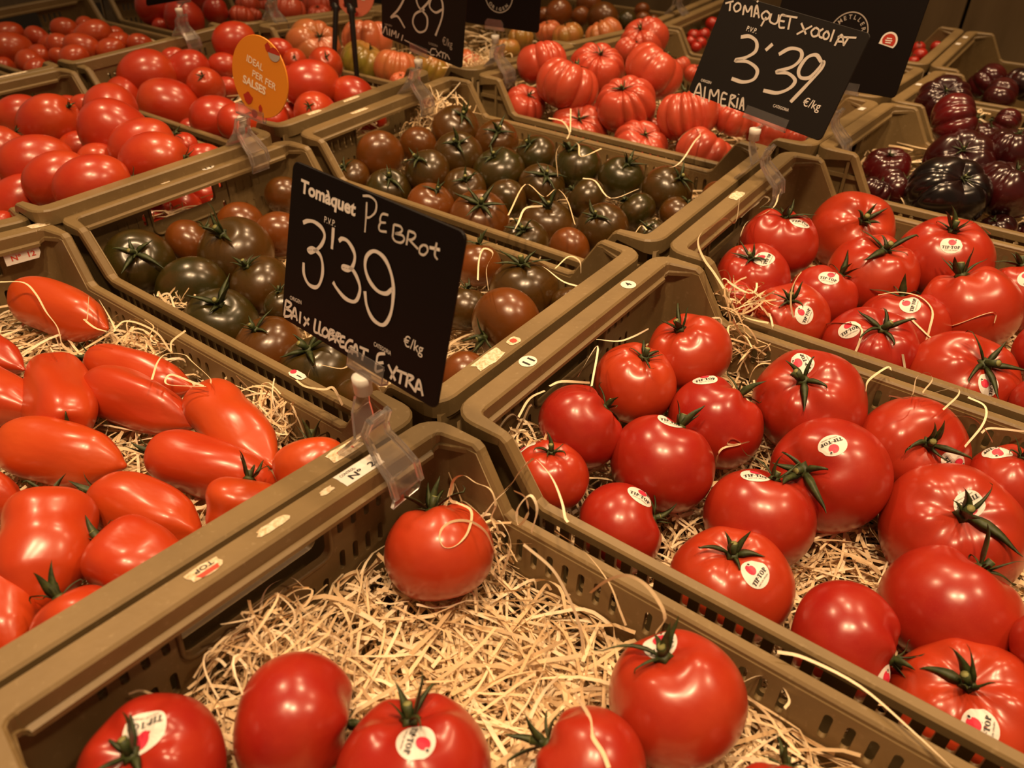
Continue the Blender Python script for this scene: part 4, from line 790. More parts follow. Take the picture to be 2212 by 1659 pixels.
def torn_mat():
    mt, nt, bs = nodes('torn_paper')
    n = noise(nt, 260, 4, .7)
    r = ramp(nt, n.outputs[0], [(.35, (.50, .34, .17)), (.55, (.80, .68, .50)), (.75, (.86, .78, .64))])
    nt.links.new(r.outputs[0], bs.inputs['Base Color'])
    bs.inputs['Roughness'].default_value = .8
    return mt
M_TORN = torn_mat()

def clear_mat():
    mt, nt, bs = nodes('clear_plastic')
    bs.inputs['Base Color'].default_value = (1.0, .97, .95, 1)
    bs.inputs['Roughness'].default_value = .08
    bs.inputs['IOR'].default_value = 1.47
    bs.inputs['Transmission Weight'].default_value = 1.0
    bs.inputs['Coat Weight'].default_value = .6
    tl = N(nt, 'ShaderNodeBsdfTranslucent'); tl.inputs[0].default_value = (.95, .90, .88, 1)
    df = N(nt, 'ShaderNodeBsdfDiffuse'); df.inputs[0].default_value = (.95, .90, .88, 1)
    m0 = N(nt, 'ShaderNodeMixShader'); m0.inputs[0].default_value = .5
    nt.links.new(tl.outputs[0], m0.inputs[1]); nt.links.new(df.outputs[0], m0.inputs[2])
    m1 = N(nt, 'ShaderNodeMixShader'); m1.inputs[0].default_value = .07
    nt.links.new(bs.outputs[0], m1.inputs[1]); nt.links.new(m0.outputs[0], m1.inputs[2])
    nt.links.new(m1.outputs[0], nt.nodes['Material Output'].inputs[0])
    return mt
M_CLEAR = clear_mat()

def wood_mat():
    mt, nt, bs = nodes('wall_panel_brown')
    tc = N(nt, 'ShaderNodeTexCoord')
    mp = N(nt, 'ShaderNodeMapping')
    mp.inputs['Scale'].default_value = (6, 6, 1.2)
    nt.links.new(tc.outputs['Object'], mp.inputs[0])
    n = N(nt, 'ShaderNodeTexNoise')
    n.inputs['Scale'].default_value = 3; n.inputs['Detail'].default_value = 6
    nt.links.new(mp.outputs[0], n.inputs['Vector'])
    r = ramp(nt, n.outputs[0], [(.3, (.20, .130, .058)), (.7, (.30, .20, .095))])
    nt.links.new(r.outputs[0], bs.inputs['Base Color'])
    bs.inputs['Roughness'].default_value = .6
    return mt
M_WALL = wood_mat()
M_COUNTER = plain('counter_dark', (.035, .026, .018), .7)
M_FLOOR = plain('floor_stone', (.16, .12, .09), .6)

# ------------------------------------------------------------------ the setting
mb = MB()
mb.box(-6.5, 5.6, -3, 4, -1.0, -0.95)
fl = obj('floor', mb.mesh('floor', [M_FLOOR])); fl['kind'] = 'structure'

def crate_frame(i, j):
    for c in CRATES:
        if c[0] == i and c[1] == j:
            return Vector(c[2:5]), c[5]

def local_axes(th):
    return Vector((1, 0, 0)), Vector((0, math.cos(th), math.sin(th))), Vector((0, -math.sin(th), math.cos(th)))

prof = []
for i in range(6):
    o, th = crate_frame(i, 1)
    ex, ey, ez = local_axes(th)
    o = Vector((0, o.y, o.z))
    for yy in (0.0, LA):
        p = o + ey * yy + ez * (FLOOR_Z - .012)
        prof.append((p.y, p.z))
vs, fs = [], []
pr2 = [(-0.42, -0.95)] + [(-0.42, prof[0][1])] + prof + [(1.70, prof[-1][1]), (1.70, -0.95)]
for x in (-1.9, 2.4):
    vs += [(x, y, z) for y, z in pr2]
n_ = len(pr2)
fs = [(k, (k + 1) % n_, n_ + (k + 1) % n_, n_ + k) for k in range(n_)] + [tuple(range(n_ - 1, -1, -1)), tuple(range(n_, 2 * n_))]
ct = obj('display_counter', mesh_from('display_counter', vs, fs, [M_COUNTER]))
tag(ct, 'dark stepped display counter carrying all the crates', 'counter', kind='structure')

wb = obj('wall_back', None)
wb['kind'] = 'structure'
seam = 0.487
edges_x = [seam + k * .62 for k in range(-11, 9)]
mbx = MB(); mbx.box(-6.5, 5.6, 1.80, 1.84, -0.95, 2.4)
bk = obj('backing', mbx.mesh('backing', [M_BLACKP]), wb)
pm = MB(); pm.box(.004, .616, 1.775, 1.80, -0.95, 2.4)
pme = pm.mesh('panel', [M_WALL])
for x in edges_x[:-1]:
    p = obj('panel', pme, wb); p.location = (x, 0, 0)

# ------------------------------------------------------------------ crates
def slot(cx, cz, w, h):
    return rrect(cx - w / 2, cx + w / 2, cz - h / 2, cz + h / 2, w * .48, 3)

def place_wall(me, mapf, name):
    """map xy(z) of a flat mesh into crate coordinates"""
    for v in me.vertices:
        v.co = mapf(v.co)
    me.materials.clear(); me.materials.append(M_CRATE)
    me.name = name
    return me

YC = .1485
wall_bottom = FLOOR_Z - .006
# end wall: outline in (y, z)
holes = [rrect(YC - .051, YC + .050, -.0535, -.0190, .006, 4)]
for s in (-1, 1):
    for d in (.0600, .0713, .0826, .0939):
        holes.append(slot(YC + s * d, -.0340, .0046, .0150))
        holes.append(slot(YC + s * d, -.0650, .0046, .0165))
for k in range(-4, 5):
    holes.append(slot(YC + k * .0113, -.0790, .0046, .0165))
end_outline = [(.006, -.012), (.006, wall_bottom), (LA - .006, wall_bottom), (LA - .006, -.012)]
end_me = place_wall(curve_mesh([end_outline] + holes, .0020), lambda c: Vector((.0042 + c.z, c.x, c.y)), 'end_wall')
# lip of the handle
lip = MB()
pth = [(.0066, a, b) for a, b in rrect(YC - .0525, YC + .0515, -.0550, -.0175, .0075, 4)]
pth = pth[:]
lip.tube(pth + [pth[0]], .0017, 6, cap=False)
lip_me = lip.mesh('handle_lip', [M_CRATE], True)
# side wall: outline in (x, z)
W1, W2, DROP = .0484, .0765, .0456
so = [(.012, wall_bottom), (LB - .012, wall_bottom), (LB - .012, -.005), (LB - W1, -.005), (LB - W2, -DROP - .004), (W2, -DROP - .004), (W1, -.005), (.012, -.005)]
holes = []
x = .0765
k = 0
while x < LB - .07:
    if k % 9 != 8:
        holes.append(slot(x, -.0655, .0050, .0190))
        holes.append(slot(x, -.1010, .0050, .0190))
    x += .0121; k += 1
side_me = place_wall(curve_mesh([so] + holes, .0018), lambda c: Vector((c.x, .0085 + c.z, c.y)), 'side_wall')
# base
holes = []
for a in range(9):
    for b in range(4):
        holes.append(slot(.06 + a * .049, .045 + b * .068, .008, .045))
base_me = place_wall(curve_mesh([rrect(.01, LB - .01, .007, LA - .007, .02, 4)] + holes, .002), lambda c: Vector((c.x, c.y, FLOOR_Z - .003 + c.z)), 'base')
# corner panel
cp = MB()
vs, fs = [], []
nn = 7
for k in range(nn):
    a = math.pi + (math.pi / 2) * k / (nn - 1)
    xx, yy = .0262 + .0200 * math.cos(a), .0303 + .0200 * math.sin(a)
    vs += [(xx, yy, -.012), (xx, yy, FLOOR_Z)]
for k in range(nn - 1):
    fs.append((2 * k, 2 * k + 1, 2 * k + 3, 2 * k + 2))
cp.add(vs, fs)
corner_me = cp.mesh('corner_panel', [M_CRATE], True)

# rim: a moulded bar swept round the crate, high at the ends and low along the sides
def rim_mesh():
    outer = []
    rc = .020
    def arc(cx, cy, a0, z=0.0):
        for k in range(6):
            a = math.radians(a0 + 90 * k / 5)
            outer.append((cx + rc * math.cos(a), cy + rc * math.sin(a), z))
    # quarter: go counter-clockwise starting on left end going down (towards y=0)
    outer.append((0, LA / 2, 0))
    arc(rc, rc, 180)
    outer += [(W1 - .004, 0, 0), (W1 + .001, 0, -.003), (W2 - .002, 0, -DROP + .003), (W2 + .004, 0, -DROP)]
    for t in (.25, .5, .75):
        outer.append((W2 + (LB - 2 * W2) * t, 0, -DROP))
    outer += [(LB - W2 - .004, 0, -DROP), (LB - W2 + .002, 0, -DROP + .003), (LB - W1 - .001, 0, -.003), (LB - W1 + .004, 0, 0)]
    arc(LB - rc, rc, 270)
    outer.append((LB, LA / 2, 0))
    arc(LB - rc, LA - rc, 0)
    outer += [(LB - W1 + .004, LA, 0), (LB - W1 - .001, LA, -.003), (LB - W2 + .002, LA, -DROP + .003), (LB - W2 - .004, LA, -DROP)]
    for t in (.75, .5, .25):
        outer.append((W2 + (LB - 2 * W2) * t, LA, -DROP))
    outer += [(W2 + .004, LA, -DROP), (W2 - .002, LA, -DROP + .003), (W1 + .001, LA, -.003), (W1 - .004, LA, 0)]
    arc(rc, LA - rc, 90)
    P = [Vector(p) for p in outer]
    n = len(P)
    vs, fs = [], []
    M = 9
    for i, p in enumerate(P):
        t = (P[(i + 1) % n] - P[i - 1]).normalized()
        inward = Vector((-t.y, t.x, 0))
        if inward.length < 1e-6:
            inward = Vector((0, 1, 0))
        inward.normalize()
        up = t.cross(inward)
        if up.z < 0:
            up = -up
        # width: wide on the ends, narrow on the sides
        e = min(p.x, LB - p.x)
        f = max(0.0, min(1.0, (e - .004) / .030))
        w = .0180 * (1 - f) + .0092 * f
        h = .0160 * (1 - f) + .0080 * f
        b = .0016
        lb = .0026 * (1 - f) + .0004
        for a, c in ((0, -h), (0, -b), (b, 0), (w - b, 0), (w, -b), (w, -h + .0045), (w + lb, -h + .0030), (w + lb, -h), (w - .002, -h)):
            vs.append(p + inward * a + up * c)
    for i in range(n):
        for k in range(M):
            i2 = (i + 1) % n; k2 = (k + 1) % M
            fs.append((i * M + k, i * M + k2, i2 * M + k2, i2 * M + k))
    return mesh_from('rim', vs, fs, [M_CRATE], False)
rim_me = rim_mesh()
def tri_fix(me):
    bm = bmesh.new(); bm.from_mesh(me); bmesh.ops.recalc_face_normals(bm, faces=bm.faces); bm.to_mesh(me); bm.free()
tri_fix(rim_me)
rb = MB(); rb.box(.013, W1 + .010, .0025, .0075, -.0300, -.0255)
rb_h = rb.mesh('rib', [M_CRATE])
rb = MB(); rb.box(.040, .0435, .0015, .0075, -.11, -.006)
rb_v = rb.mesh('rib', [M_CRATE])

CRATE_LABEL = {
    (0, 2): 'khaki plastic crate at the front, mostly straw with few tomatoes',
    (1, 2): 'khaki crate of stickered red tomatoes right of the half-empty front crate',
    (2, 2): 'khaki crate of stickered red tomatoes just before the blackish tomatoes',
    (0, 1): 'khaki crate of long plum tomatoes at the left edge',
    (1, 1): 'khaki crate of green-brown tomatoes under the Pebrot price sign',
    (2, 1): 'khaki crate of green-brown tomatoes beyond the Pebrot price sign',
    (1, 0): 'khaki crate of red egg-shaped tomatoes before the round orange sign',
    (2, 0): 'khaki crate of red tomatoes right behind the round orange sign',
    (3, 0): 'khaki crate of pink and green tomatoes behind the black stakes',
    (3, 1): 'khaki crate of pink ribbed tomatoes behind the green-brown ones',
    (3, 2): 'khaki crate of blackish ribbed tomatoes at the right edge',
    (4, 2): 'khaki crate just behind the nearest blackish tomato crate',
    (5, 2): 'rearmost khaki crate by the brown wall, with blackish tomatoes',
    (4, 1): 'khaki crate behind the pink ribbed tomatoes, mostly hidden by signs',
    (5, 1): 'khaki crate of cherry tomatoes standing near the brown wall',
    (4, 0): 'khaki crate of yellow and pink tomatoes at the top centre',
    (5, 0): 'khaki crate of brown tomatoes cut by the top edge',
    (2, -1): 'khaki crate of small plum tomatoes in the top left corner',
    (1, -1): 'khaki crate at the left edge with a long torn paper strip',
    (3, -1): 'khaki crate of large red tomatoes at the top left edge',
    (4, -1): 'khaki crate of ribbed red tomatoes at the top edge beside black stakes',
    (0, 0): 'khaki crate of which one corner shows at the left edge',
}
CRATE_OBJ = {}
MIRX = Matrix.Translation((LB, 0, 0)) @ Matrix.Diagonal((-1, 1, 1, 1))
MIRY = Matrix.Translation((0, LA, 0)) @ Matrix.Diagonal((1, -1, 1, 1))
for c in CRATES:
    key = (c[0], c[1])
    if key not in CRATE_LABEL:
        continue
    e = empty('crate', c[2:5], CRATE_LABEL[key], 'crate', 'khaki plastic crates on the counter')
    e.rotation_euler = (c[5], 0, 0)
    CRATE_OBJ[key] = e
    for mir in (Matrix.Identity(4), MIRX):
        w = obj('end_wall', end_me, e); w.matrix_local = mir
        l = obj('handle_lip', lip_me, w)
    for mir in (Matrix.Identity(4), MIRY):
        w = obj('side_wall', side_me, e); w.matrix_local = mir
    for mir in (Matrix.Identity(4), MIRX, MIRY, MIRX @ MIRY):
        w = obj('corner_panel', corner_me, e); w.matrix_local = mir
        if key in ((3, 1), (3, 2)):
            for mm in (rb_h, rb_v):
                w = obj('rib', mm, e); w.matrix_local = mir
    obj('base', base_me, e)
    obj('rim', rim_me, e)

# paper stickers left on the rims: parts of their crate
def jag(w, h, rnd, n=14, amp=.18):
    out = []
    for k in range(n):
        a = 2 * math.pi * k / n
        ca, sa = math.cos(a), math.sin(a)
        s = 1 / max(abs(ca), abs(sa))
        f = 1 + rnd.uniform(-amp, amp * .3)
        out.append((w / 2 * ca * s * f, h / 2 * sa * s * f))
    return out

def flat_poly(pts, z=0.0):
    return [(p[0], p[1], z) for p in pts], [tuple(range(len(pts)))]

def add_text(mb_, txt, x, y, dx, dy, cap, z, mi, bold=0.0, fit=True):
    """text starting at (x, y) running along (dx, dy) (length = width), capitals cap high"""
    v, f, w = text_mesh(txt, bold)
    L = math.hypot(dx, dy)
    ux, uy = dx / L, dy / L
    sx = L / w if fit else cap
    vs = [(x + p[0] * sx * ux - p[1] * cap * uy, y + p[0] * sx * uy + p[1] * cap * ux, z) for p in v]
    mb_.add(vs, f, mi)

lr = random.Random(5)
for (i, j, x, y, w, h, ty) in RIM_LABELS:
    e = CRATE_OBJ[(i, j)]
    mbl = MB()
    # keep the sticker on the flat of the rim
    if x < .25:
        x = min(max(x, .0085), .0100)
    else:
        x = max(min(x, LB - .0085), LB - .0100)
    if ty in ('torn', 'tornred', 'tornbrand'):
        w = min(w, .013)
        mbl.add(*flat_poly(jag(w, h, lr), .0), 0)
        if ty == 'tornred':
            mbl.add(*flat_poly([(.003 * math.cos(a), .003 * math.sin(a)) for a in np.linspace(0, 6.0, 9)], .0003), 2)
        if ty == 'tornbrand':
            mbl.add(*flat_poly([(.001, -.006), (.0040, -.004), (.0040, .006), (.001, .007)], .0003), 2)
            add_text(mbl, 'TOP', -.003, .006, 0, -.011, .0030, .0003, 1, .02)
        if ty == 'torn' and h > .027 and i == 0 and j == 1:
            add_text(mbl, 'º 1', .002, -.006, 0, .012, .0045, .0003, 2)
        mats = [M_TORN, M_INK, M_REDINK]
    elif ty == 'control':
        w = .0125
        mbl.add(*flat_poly(jag(w, h, lr, 16, .04), .0), 0)
        add_text(mbl, 'CONTROL:', -.0022, -.0125, 0, .012, .0022, .0003, 1)
        add_text(mbl, 'Nº  2', .0040, -.009, 0, .020, .0048, .0003, 1, .02)
        mats = [M_PAPER, M_INK]
    elif ty in ('oval11', 'round11', 'round4'):
        w = min(w, .0135)
        pts = [(w / 2 * math.cos(a), h / 2 * math.sin(a)) for a in np.linspace(0, 2 * math.pi, 20, endpoint=False)]
        mbl.add(*flat_poly(pts, .0), 0)
        if ty == 'round4':
            add_text(mbl, '4', .0025, -.002, 0, .004, .006, .0003, 1, .02)
        elif ty == 'oval11':
            add_text(mbl, '11', .0025, -.004, 0, .008, .005, .0003, 1, .02)
        else:
            add_text(mbl, '11', .004, -.004, 0, .008, .007, .0003, 1, .02)
        mats = [M_PAPER, M_INK]
    else:
        mbl.add(*flat_poly([(-w / 2, -h / 2), (w / 2, -h / 2), (w / 2, h / 2), (-w / 2, h / 2)]), 0)
        mats = [M_PAPER]
    o = obj('paper_label', mbl.mesh('paper_label', mats), e)
    o.location = (x, y, .0004)
    o['label'] = 'small paper label stuck on the rim'
# label on the inner face of the plum crate's far end, and a sticker on the rail under the Pebrot sign
mbl = MB()
mbl.add(*flat_poly([(-.017, -.008), (.014, -.008), (.017, -.003), (.017, .008), (-.017, .006)]), 0)
add_text(mbl, 'CONTROL', -.013, .0025, .014, 0, .0018, .0003, 1)
add_text(mbl, 'Nº  12', -.011, -.0045, .023, 0, .0052, .0003, 1, .02)
o = obj('paper_label', mbl.mesh('paper_label', [M_PAPER, M_REDINK]), CRATE_OBJ[(0, 1)])
o.matrix_local = Matrix.Translation((.0185, .262, -.0195)) @ Matrix.Rotation(math.radians(90), 4, 'Z') @ Matrix.Rotation(math.radians(80), 4, 'X')
o['label'] = 'white label with red printed number'
mbl = MB()
mbl.add(*flat_poly(jag(.018, .009, lr, 12, .08)), 0)
mbl.add(*flat_poly([(-.006 + .0028 * math.cos(a), .001 + .0028 * math.sin(a)) for a in np.linspace(0, 6.0, 10)], .0003), 1)
mbl.add(*flat_poly([(.0, -.001), (.006, -.001), (.006, .0), (.0, .0)], .0003), 2)
o = obj('paper_label', mbl.mesh('paper_label', [M_PAPER, M_PINK, M_INK]), CRATE_OBJ[(1, 1)])
o.location = (.357, .0048, -DROP + .0006)
o['label'] = 'small torn sticker with a red dot'

# ------------------------------------------------------------------ tomato shapes
PI = math.pi
def make_shape(kind, rnd):
    """returns function (theta, phi) -> unit-radius point"""
    ph = [rnd.uniform(0, 6.28) for _ in range(8)]
    am = [rnd.uniform(.4, 1) for _ in range(8)]
    if kind == 'beef':
        nl = rnd.choice((4, 5, 6)); d = rnd.uniform(.012, .030); dim = rnd.uniform(.13, .19); ob = rnd.uniform(.86, .94)
        def f(t, p):
            lump = am[0] * math.cos(2 * p + ph[0]) * .022 + am[1] * math.cos(3 * p + ph[1]) * .016 + d * math.cos(nl * p + ph[2]) * math.exp(-((t - .8) / .6) ** 2)
            rho = math.sin(t) ** .94 * (1 + lump)
            z = ob * math.cos(t) - dim * math.exp(-(t / .36) ** 2) + .07 * math.exp(-((PI - t) / .5) ** 2)
            z += d * 1.6 * math.cos(nl * p + ph[2]) * math.exp(-((t - .55) / .28) ** 2) + .02 * math.cos(p + ph[3]) * math.sin(t)
            return rho, z
    elif kind == 'kumato':
        ob = rnd.uniform(.82, .90); dim = rnd.uniform(.08, .13)
        def f(t, p):
            lump = am[0] * math.cos(2 * p + ph[0]) * .018 + am[1] * math.cos(3 * p + ph[1]) * .012
            rho = math.sin(t) ** .96 * (1 + lump + .012 * math.cos(5 * p + ph[2]) * math.exp(-((t - .6) / .4) ** 2))
            z = ob * math.cos(t) - dim * math.exp(-(t / .30) ** 2) + .05 * math.exp(-((PI - t) / .5) ** 2)
            return rho, z
    elif kind in ('ribbed', 'ribbedd'):
        nr = rnd.choice((7, 8, 9, 10) if kind == 'ribbed' else (5, 6, 7)); d = rnd.uniform(.11, .17) if kind == 'ribbed' else rnd.uniform(.09, .14); dim = rnd.uniform(.20, .28); ob = rnd.uniform(.80, .90) if kind == 'ribbed' else rnd.uniform(.80, .88)
        def f(t, p):
            q = p + .22 * math.sin(2 * p + ph[0]) + .14 * math.sin(3 * p + ph[1])
            rib = abs(math.sin(nr * q / 2 + ph[2])) ** .62
            w = min(1.0, (math.sin(t) + .12)) ** .5 * (1 - .55 * max(0, (t - 1.5) / 1.64))
            sc = 1 - d * (1 - rib) * w + .035 * math.cos(2 * p + ph[3])
            rho = math.sin(t) ** (.94 if kind == 'ribbed' else 1.0) * sc
            z = (ob * math.cos(t)) * (1 - .5 * d * (1 - rib)) - dim * math.exp(-(t / .42) ** 2) + .10 * math.exp(-((PI - t) / .6) ** 2)
            return rho, z
    elif kind in ('egg', 'roma'):
        el = rnd.uniform(1.12, 1.28); tp = rnd.uniform(-.10, .10)
        def f(t, p):
            lump = am[0] * math.cos(2 * p + ph[0]) * .025 + am[1] * math.cos(3 * p + ph[1]) * .015
            c = math.cos(t)
            rho = math.sin(t) ** .92 * (1 + tp * c + lump)
            z = el * c - .07 * math.exp(-(t / .25) ** 2) + .02 * math.exp(-((PI - t) / .12) ** 2)
            return rho, z
    elif kind == 'plum':
        ta = rnd.uniform(.04, .24); nip = rnd.uniform(.03, .09); nl = rnd.choice((3, 3, 4)); bend = rnd.uniform(-.16, .16); waist = rnd.uniform(.02, .13); wc = rnd.uniform(-.1, .4)
        def f(t, p):
            c = math.cos(t)
            lump = .060 * am[0] * math.cos(nl * p + ph[0] + .5 * c) + .045 * am[1] * math.cos(2 * p + ph[1]) + .03 * math.cos(3 * p + 4 * c + ph[4])
            s = math.sin(t)
            rho = (s ** .74) * (1 + ta * c + lump * min(1, 2.5 * s) - waist * math.exp(-((c - wc) / .28) ** 2))
            if c < -.55:
                rho *= 1 - .38 * ((-.55 - c) / .45) ** 1.3
            z = c * (1 - nip) - .06 * math.exp(-(t / .22) ** 2) - nip * math.exp(-((PI - t) / .13) ** 2)
            return rho, z, bend * (1 - c * c)
    else:  # cherry
        def f(t, p):
            return math.sin(t), .95 * math.cos(t) - .05 * math.exp(-(t / .3) ** 2)
    return f

def shape_mesh(name, f, nt_, np_, mat):
    vs, fs = [], []
    def P(t, p):
        q = f(t, p)
        dx = q[2] if len(q) > 2 else 0.0
        return (q[0] * math.cos(p) + dx, q[0] * math.sin(p), q[1])
    vs.append(P(1e-4, 0))
    for a in range(1, nt_):
        t = PI * a / nt_
        for b in range(np_):
            vs.append(P(t, 2 * PI * b / np_))
    vs.append(P(PI - 1e-4, 0))
    for b in range(np_):
        fs.append((0, 1 + b, 1 + (b + 1) % np_))
    for a in range(nt_ - 2):
        for b in range(np_):
            i0 = 1 + a * np_
            fs.append((i0 + b, i0 + np_ + b, i0 + np_ + (b + 1) % np_, i0 + (b + 1) % np_))
    last = len(vs) - 1
    i0 = 1 + (nt_ - 2) * np_
    for b in range(np_):
        fs.append((last, i0 + (b + 1) % np_, i0 + b))
    return mesh_from(name, vs, fs, [mat], True)

SHAPES = {}
BVH = {}
def shapes(kind, count, nt_, np_):
    base = {'ribbedg': 'ribbed', 'egg2': 'egg', 'beef2': 'beef'}.get(kind, kind)
    rnd = random.Random(sum(map(ord, kind)) * 7)
    out = []
    for k in range(count):
        f = make_shape(base, rnd)
        me = shape_mesh('fruit', f, nt_, np_, SKIN[kind])
        out.append((me, f, f(1e-4, 0)[1]))
    SHAPES[kind] = out
shapes('beef', 10, 44, 72); shapes('beef2', 3, 30, 44)
shapes('kumato', 7, 34, 52); shapes('egg', 5, 34, 52); shapes('egg2', 5, 34, 52)
shapes('ribbed', 6, 40, 110); shapes('ribbedg', 4, 36, 100); shapes('ribbedd', 6, 40, 110)
shapes('roma', 4, 26, 40); shapes('cherry', 1, 18, 26); shapes('plum', 7, 48, 60)

# ---- calyx pieces (unit radius coordinates, origin at the bottom of the stem dimple)
def sepal_mesh(L, w, e0, e1, lat, curl, rnd):
    ns = 11
    rho, h, y = .035, .025, 0.0
    pts = []
    for k in range(ns):
        s = k / (ns - 1)
        ang = e0 + (e1 - e0) * s + curl * max(0, s - .7) * 4
        pts.append((rho, y, h))
        rho += math.cos(ang) * L / (ns - 1)
        h += math.sin(ang) * L / (ns - 1)
        y += lat * s * L / (ns - 1)
    vs, fs = [], []
    tw = rnd.uniform(-.6, .6)
    for k, p in enumerate(pts):
        s = k / (ns - 1)
        ww = w * (.55 + 1.6 * s if s < .28 else max(.05, (1 - (s - .28) / .72) ** .8))
        q = pts[min(k + 1, ns - 1)]; o_ = pts[max(k - 1, 0)]
        t = Vector((q[0] - o_[0], q[1] - o_[1], q[2] - o_[2])).normalized()
        side = Vector((0, 1, 0)); side = (side - t * side.dot(t)).normalized()
        side = Quaternion(t, tw * s * 2) @ side
        nn_ = t.cross(side)
        P = Vector(p)
        vs += [P - side * ww + nn_ * -.25 * ww, P, P + side * ww + nn_ * -.25 * ww, P + nn_ * .22 * ww]
    for k in range(ns - 1):
        a, b = k * 4, k * 4 + 4
        fs += [(a, a + 1, b + 1, b), (a + 1, a + 2, b + 2, b + 1), (a + 2, a + 3, b + 3, b + 2), (a + 3, a, b, b + 3)]
    return mesh_from('sepal', vs, fs, [M_GREEN], True)

srnd = random.Random(3)
R_ = math.radians
SEPALS = {'flat': [], 'up': [], 'curl': []}
for k in range(6):
    SEPALS['flat'].append(sepal_mesh(srnd.uniform(.42, .72), srnd.uniform(.060, .085), R_(srnd.uniform(25, 45)), R_(srnd.uniform(-40, -12)), srnd.uniform(-.6, .6), srnd.uniform(-.4, .8), srnd))
for k in range(5):
    SEPALS['up'].append(sepal_mesh(srnd.uniform(.35, .62), srnd.uniform(.058, .085), R_(srnd.uniform(55, 80)), R_(srnd.uniform(20, 75)), srnd.uniform(-.7, .7), srnd.uniform(-.6, 1.2), srnd))
for k in range(5):
    SEPALS['curl'].append(sepal_mesh(srnd.uniform(.45, .80), srnd.uniform(.036, .060), R_(srnd.uniform(35, 60)), R_(srnd.uniform(-30, 10)), srnd.uniform(-1.2, 1.2), srnd.uniform(1.5, 3.0) * srnd.choice((-1, 1)), srnd))
hb = MB()
hv = []
for k in range(10):
    a = 2 * PI * k / 10
    r1 = .150 if k % 2 == 0 else .105
    hv += [(r1 * math.cos(a), r1 * math.sin(a), .012), (.085 * math.cos(a), .085 * math.sin(a), .075)]
hv += [(0, 0, .09), (0, 0, 0)]
hf = []
for k in range(10):
    k2 = (k + 1) % 10
    hf += [(2 * k, 2 * k2, 2 * k2 + 1, 2 * k + 1), (2 * k + 1, 2 * k2 + 1, 20), (2 * k2, 2 * k, 21)]
hb.add(hv, hf)
HUB = hb.mesh('calyx', [M_GREEN], True)
STEMS = []
for k in range(4):
    sb = MB()
    bx_, by_ = srnd.uniform(-.08, .08), srnd.uniform(-.08, .08)
    hh = srnd.uniform(.16, .27)
    sb.tube([(0, 0, .03), (bx_ * .4, by_ * .4, .03 + hh * .5), (bx_, by_, .03 + hh)], [.075, .060, .066], 8)
    sb.tube([(bx_, by_, .03 + hh - .004), (bx_ * 1.05, by_ * 1.05, .036 + hh)], [.052, .052], 8, 1)
    STEMS.append(sb.mesh('stem', [M_GREEN, M_STEMCUT], True))
# merged calyx for the small far tomatoes
def merged_calyx(n, seed):
    rr = random.Random(seed)
    mm = MB()
    for k in range(n):
        src = rr.choice(SEPALS['flat'] + SEPALS['up'])
        a = 2 * PI * k / n + rr.uniform(-.3, .3)
        ca, sa = math.cos(a), math.sin(a)
        mm.add([(v.co.x * ca - v.co.y * sa, v.co.x * sa + v.co.y * ca, v.co.z) for v in src.vertices], [tuple(p.vertices) for p in src.polygons])
    src = STEMS[seed % 4]
    mm.add([tuple(v.co) for v in src.vertices], [tuple(p.vertices) for p in src.polygons])
    return mm.mesh('calyx', [M_GREEN], True)
CAL_SMALL = [merged_calyx(5, s) for s in range(4)]

# ---- fruit sticker: white oval, pink ball with a dark dot, two lines of print
def didone(txt_w, cap):
    """the bold high-contrast word on the sticker, as polygons: T I P - T O P"""
    P = []
    thin, stem = .10 * cap, .30 * cap
    x = 0.0
    def rect(a, b, c, d):
        P.append([(a, c), (b, c), (b, d), (a, d)])
    def T():
        nonlocal x
        w = .86 * cap
        rect(x, x + w, cap - thin, cap); rect(x, x + thin, cap * .70, cap); rect(x + w - thin, x + w, cap * .70, cap)
        rect(x + w / 2 - stem / 2, x + w / 2 + stem / 2, 0, cap); rect(x + w * .22, x + w * .78, 0, thin)
        x += w + .06 * cap
    def I():
        nonlocal x
        w = .50 * cap
        rect(x, x + w, cap - thin, cap); rect(x, x + w, 0, thin); rect(x + w / 2 - stem / 2, x + w / 2 + stem / 2, 0, cap)
        x += w + .06 * cap
    def Pp():
        nonlocal x
        w = .80 * cap
        rect(x, x + .5 * cap, 0, thin); rect(x + .10 * cap, x + .10 * cap + stem, 0, cap)
        cx, cy = x + .40 * cap, cap * .72
        for k in range(7):
            a0, a1 = -PI / 2 + PI * k / 7, -PI / 2 + PI * (k + 1) / 7
            ri = .12 * cap; ro = .28 * cap
            f0 = lambda a: ro * (.62 + .38 * abs(math.cos(a))) * 1.25
            P.append([(cx + ri * math.cos(a0), cy + (ro - thin) * math.sin(a0)), (cx + f0(a0) * math.cos(a0), cy + ro * math.sin(a0)), (cx + f0(a1) * math.cos(a1), cy + ro * math.sin(a1)), (cx + ri * math.cos(a1), cy + (ro - thin) * math.sin(a1))])
        rect(x + .1 * cap, cx, cap - thin, cap); rect(x + .1 * cap, cx, cap * .44, cap * .44 + thin)
        x += w + .04 * cap
    def O():
        nonlocal x
        w = .92 * cap
        cx, cy = x + w / 2, cap / 2
        for k in range(16):
            a0, a1 = 2 * PI * k / 16, 2 * PI * (k + 1) / 16
            q = []
            for a in (a0, a1):
                q.append(((cx + (w / 2 - stem * .95) * math.cos(a), cy + (cap / 2 - thin) * math.sin(a)), (cx + w / 2 * math.cos(a), cy + cap / 2 * math.sin(a))))
            P.append([q[0][0], q[0][1], q[1][1], q[1][0]])
        x += w + .06 * cap
    T(); I(); Pp()
    rect(x, x + .24 * cap, cap * .42, cap * .55); x += .30 * cap
    T(); O(); Pp()
    s = txt_w / x
    return [[((a - x / 2) * s, b * s) for a, b in poly] for poly in P]

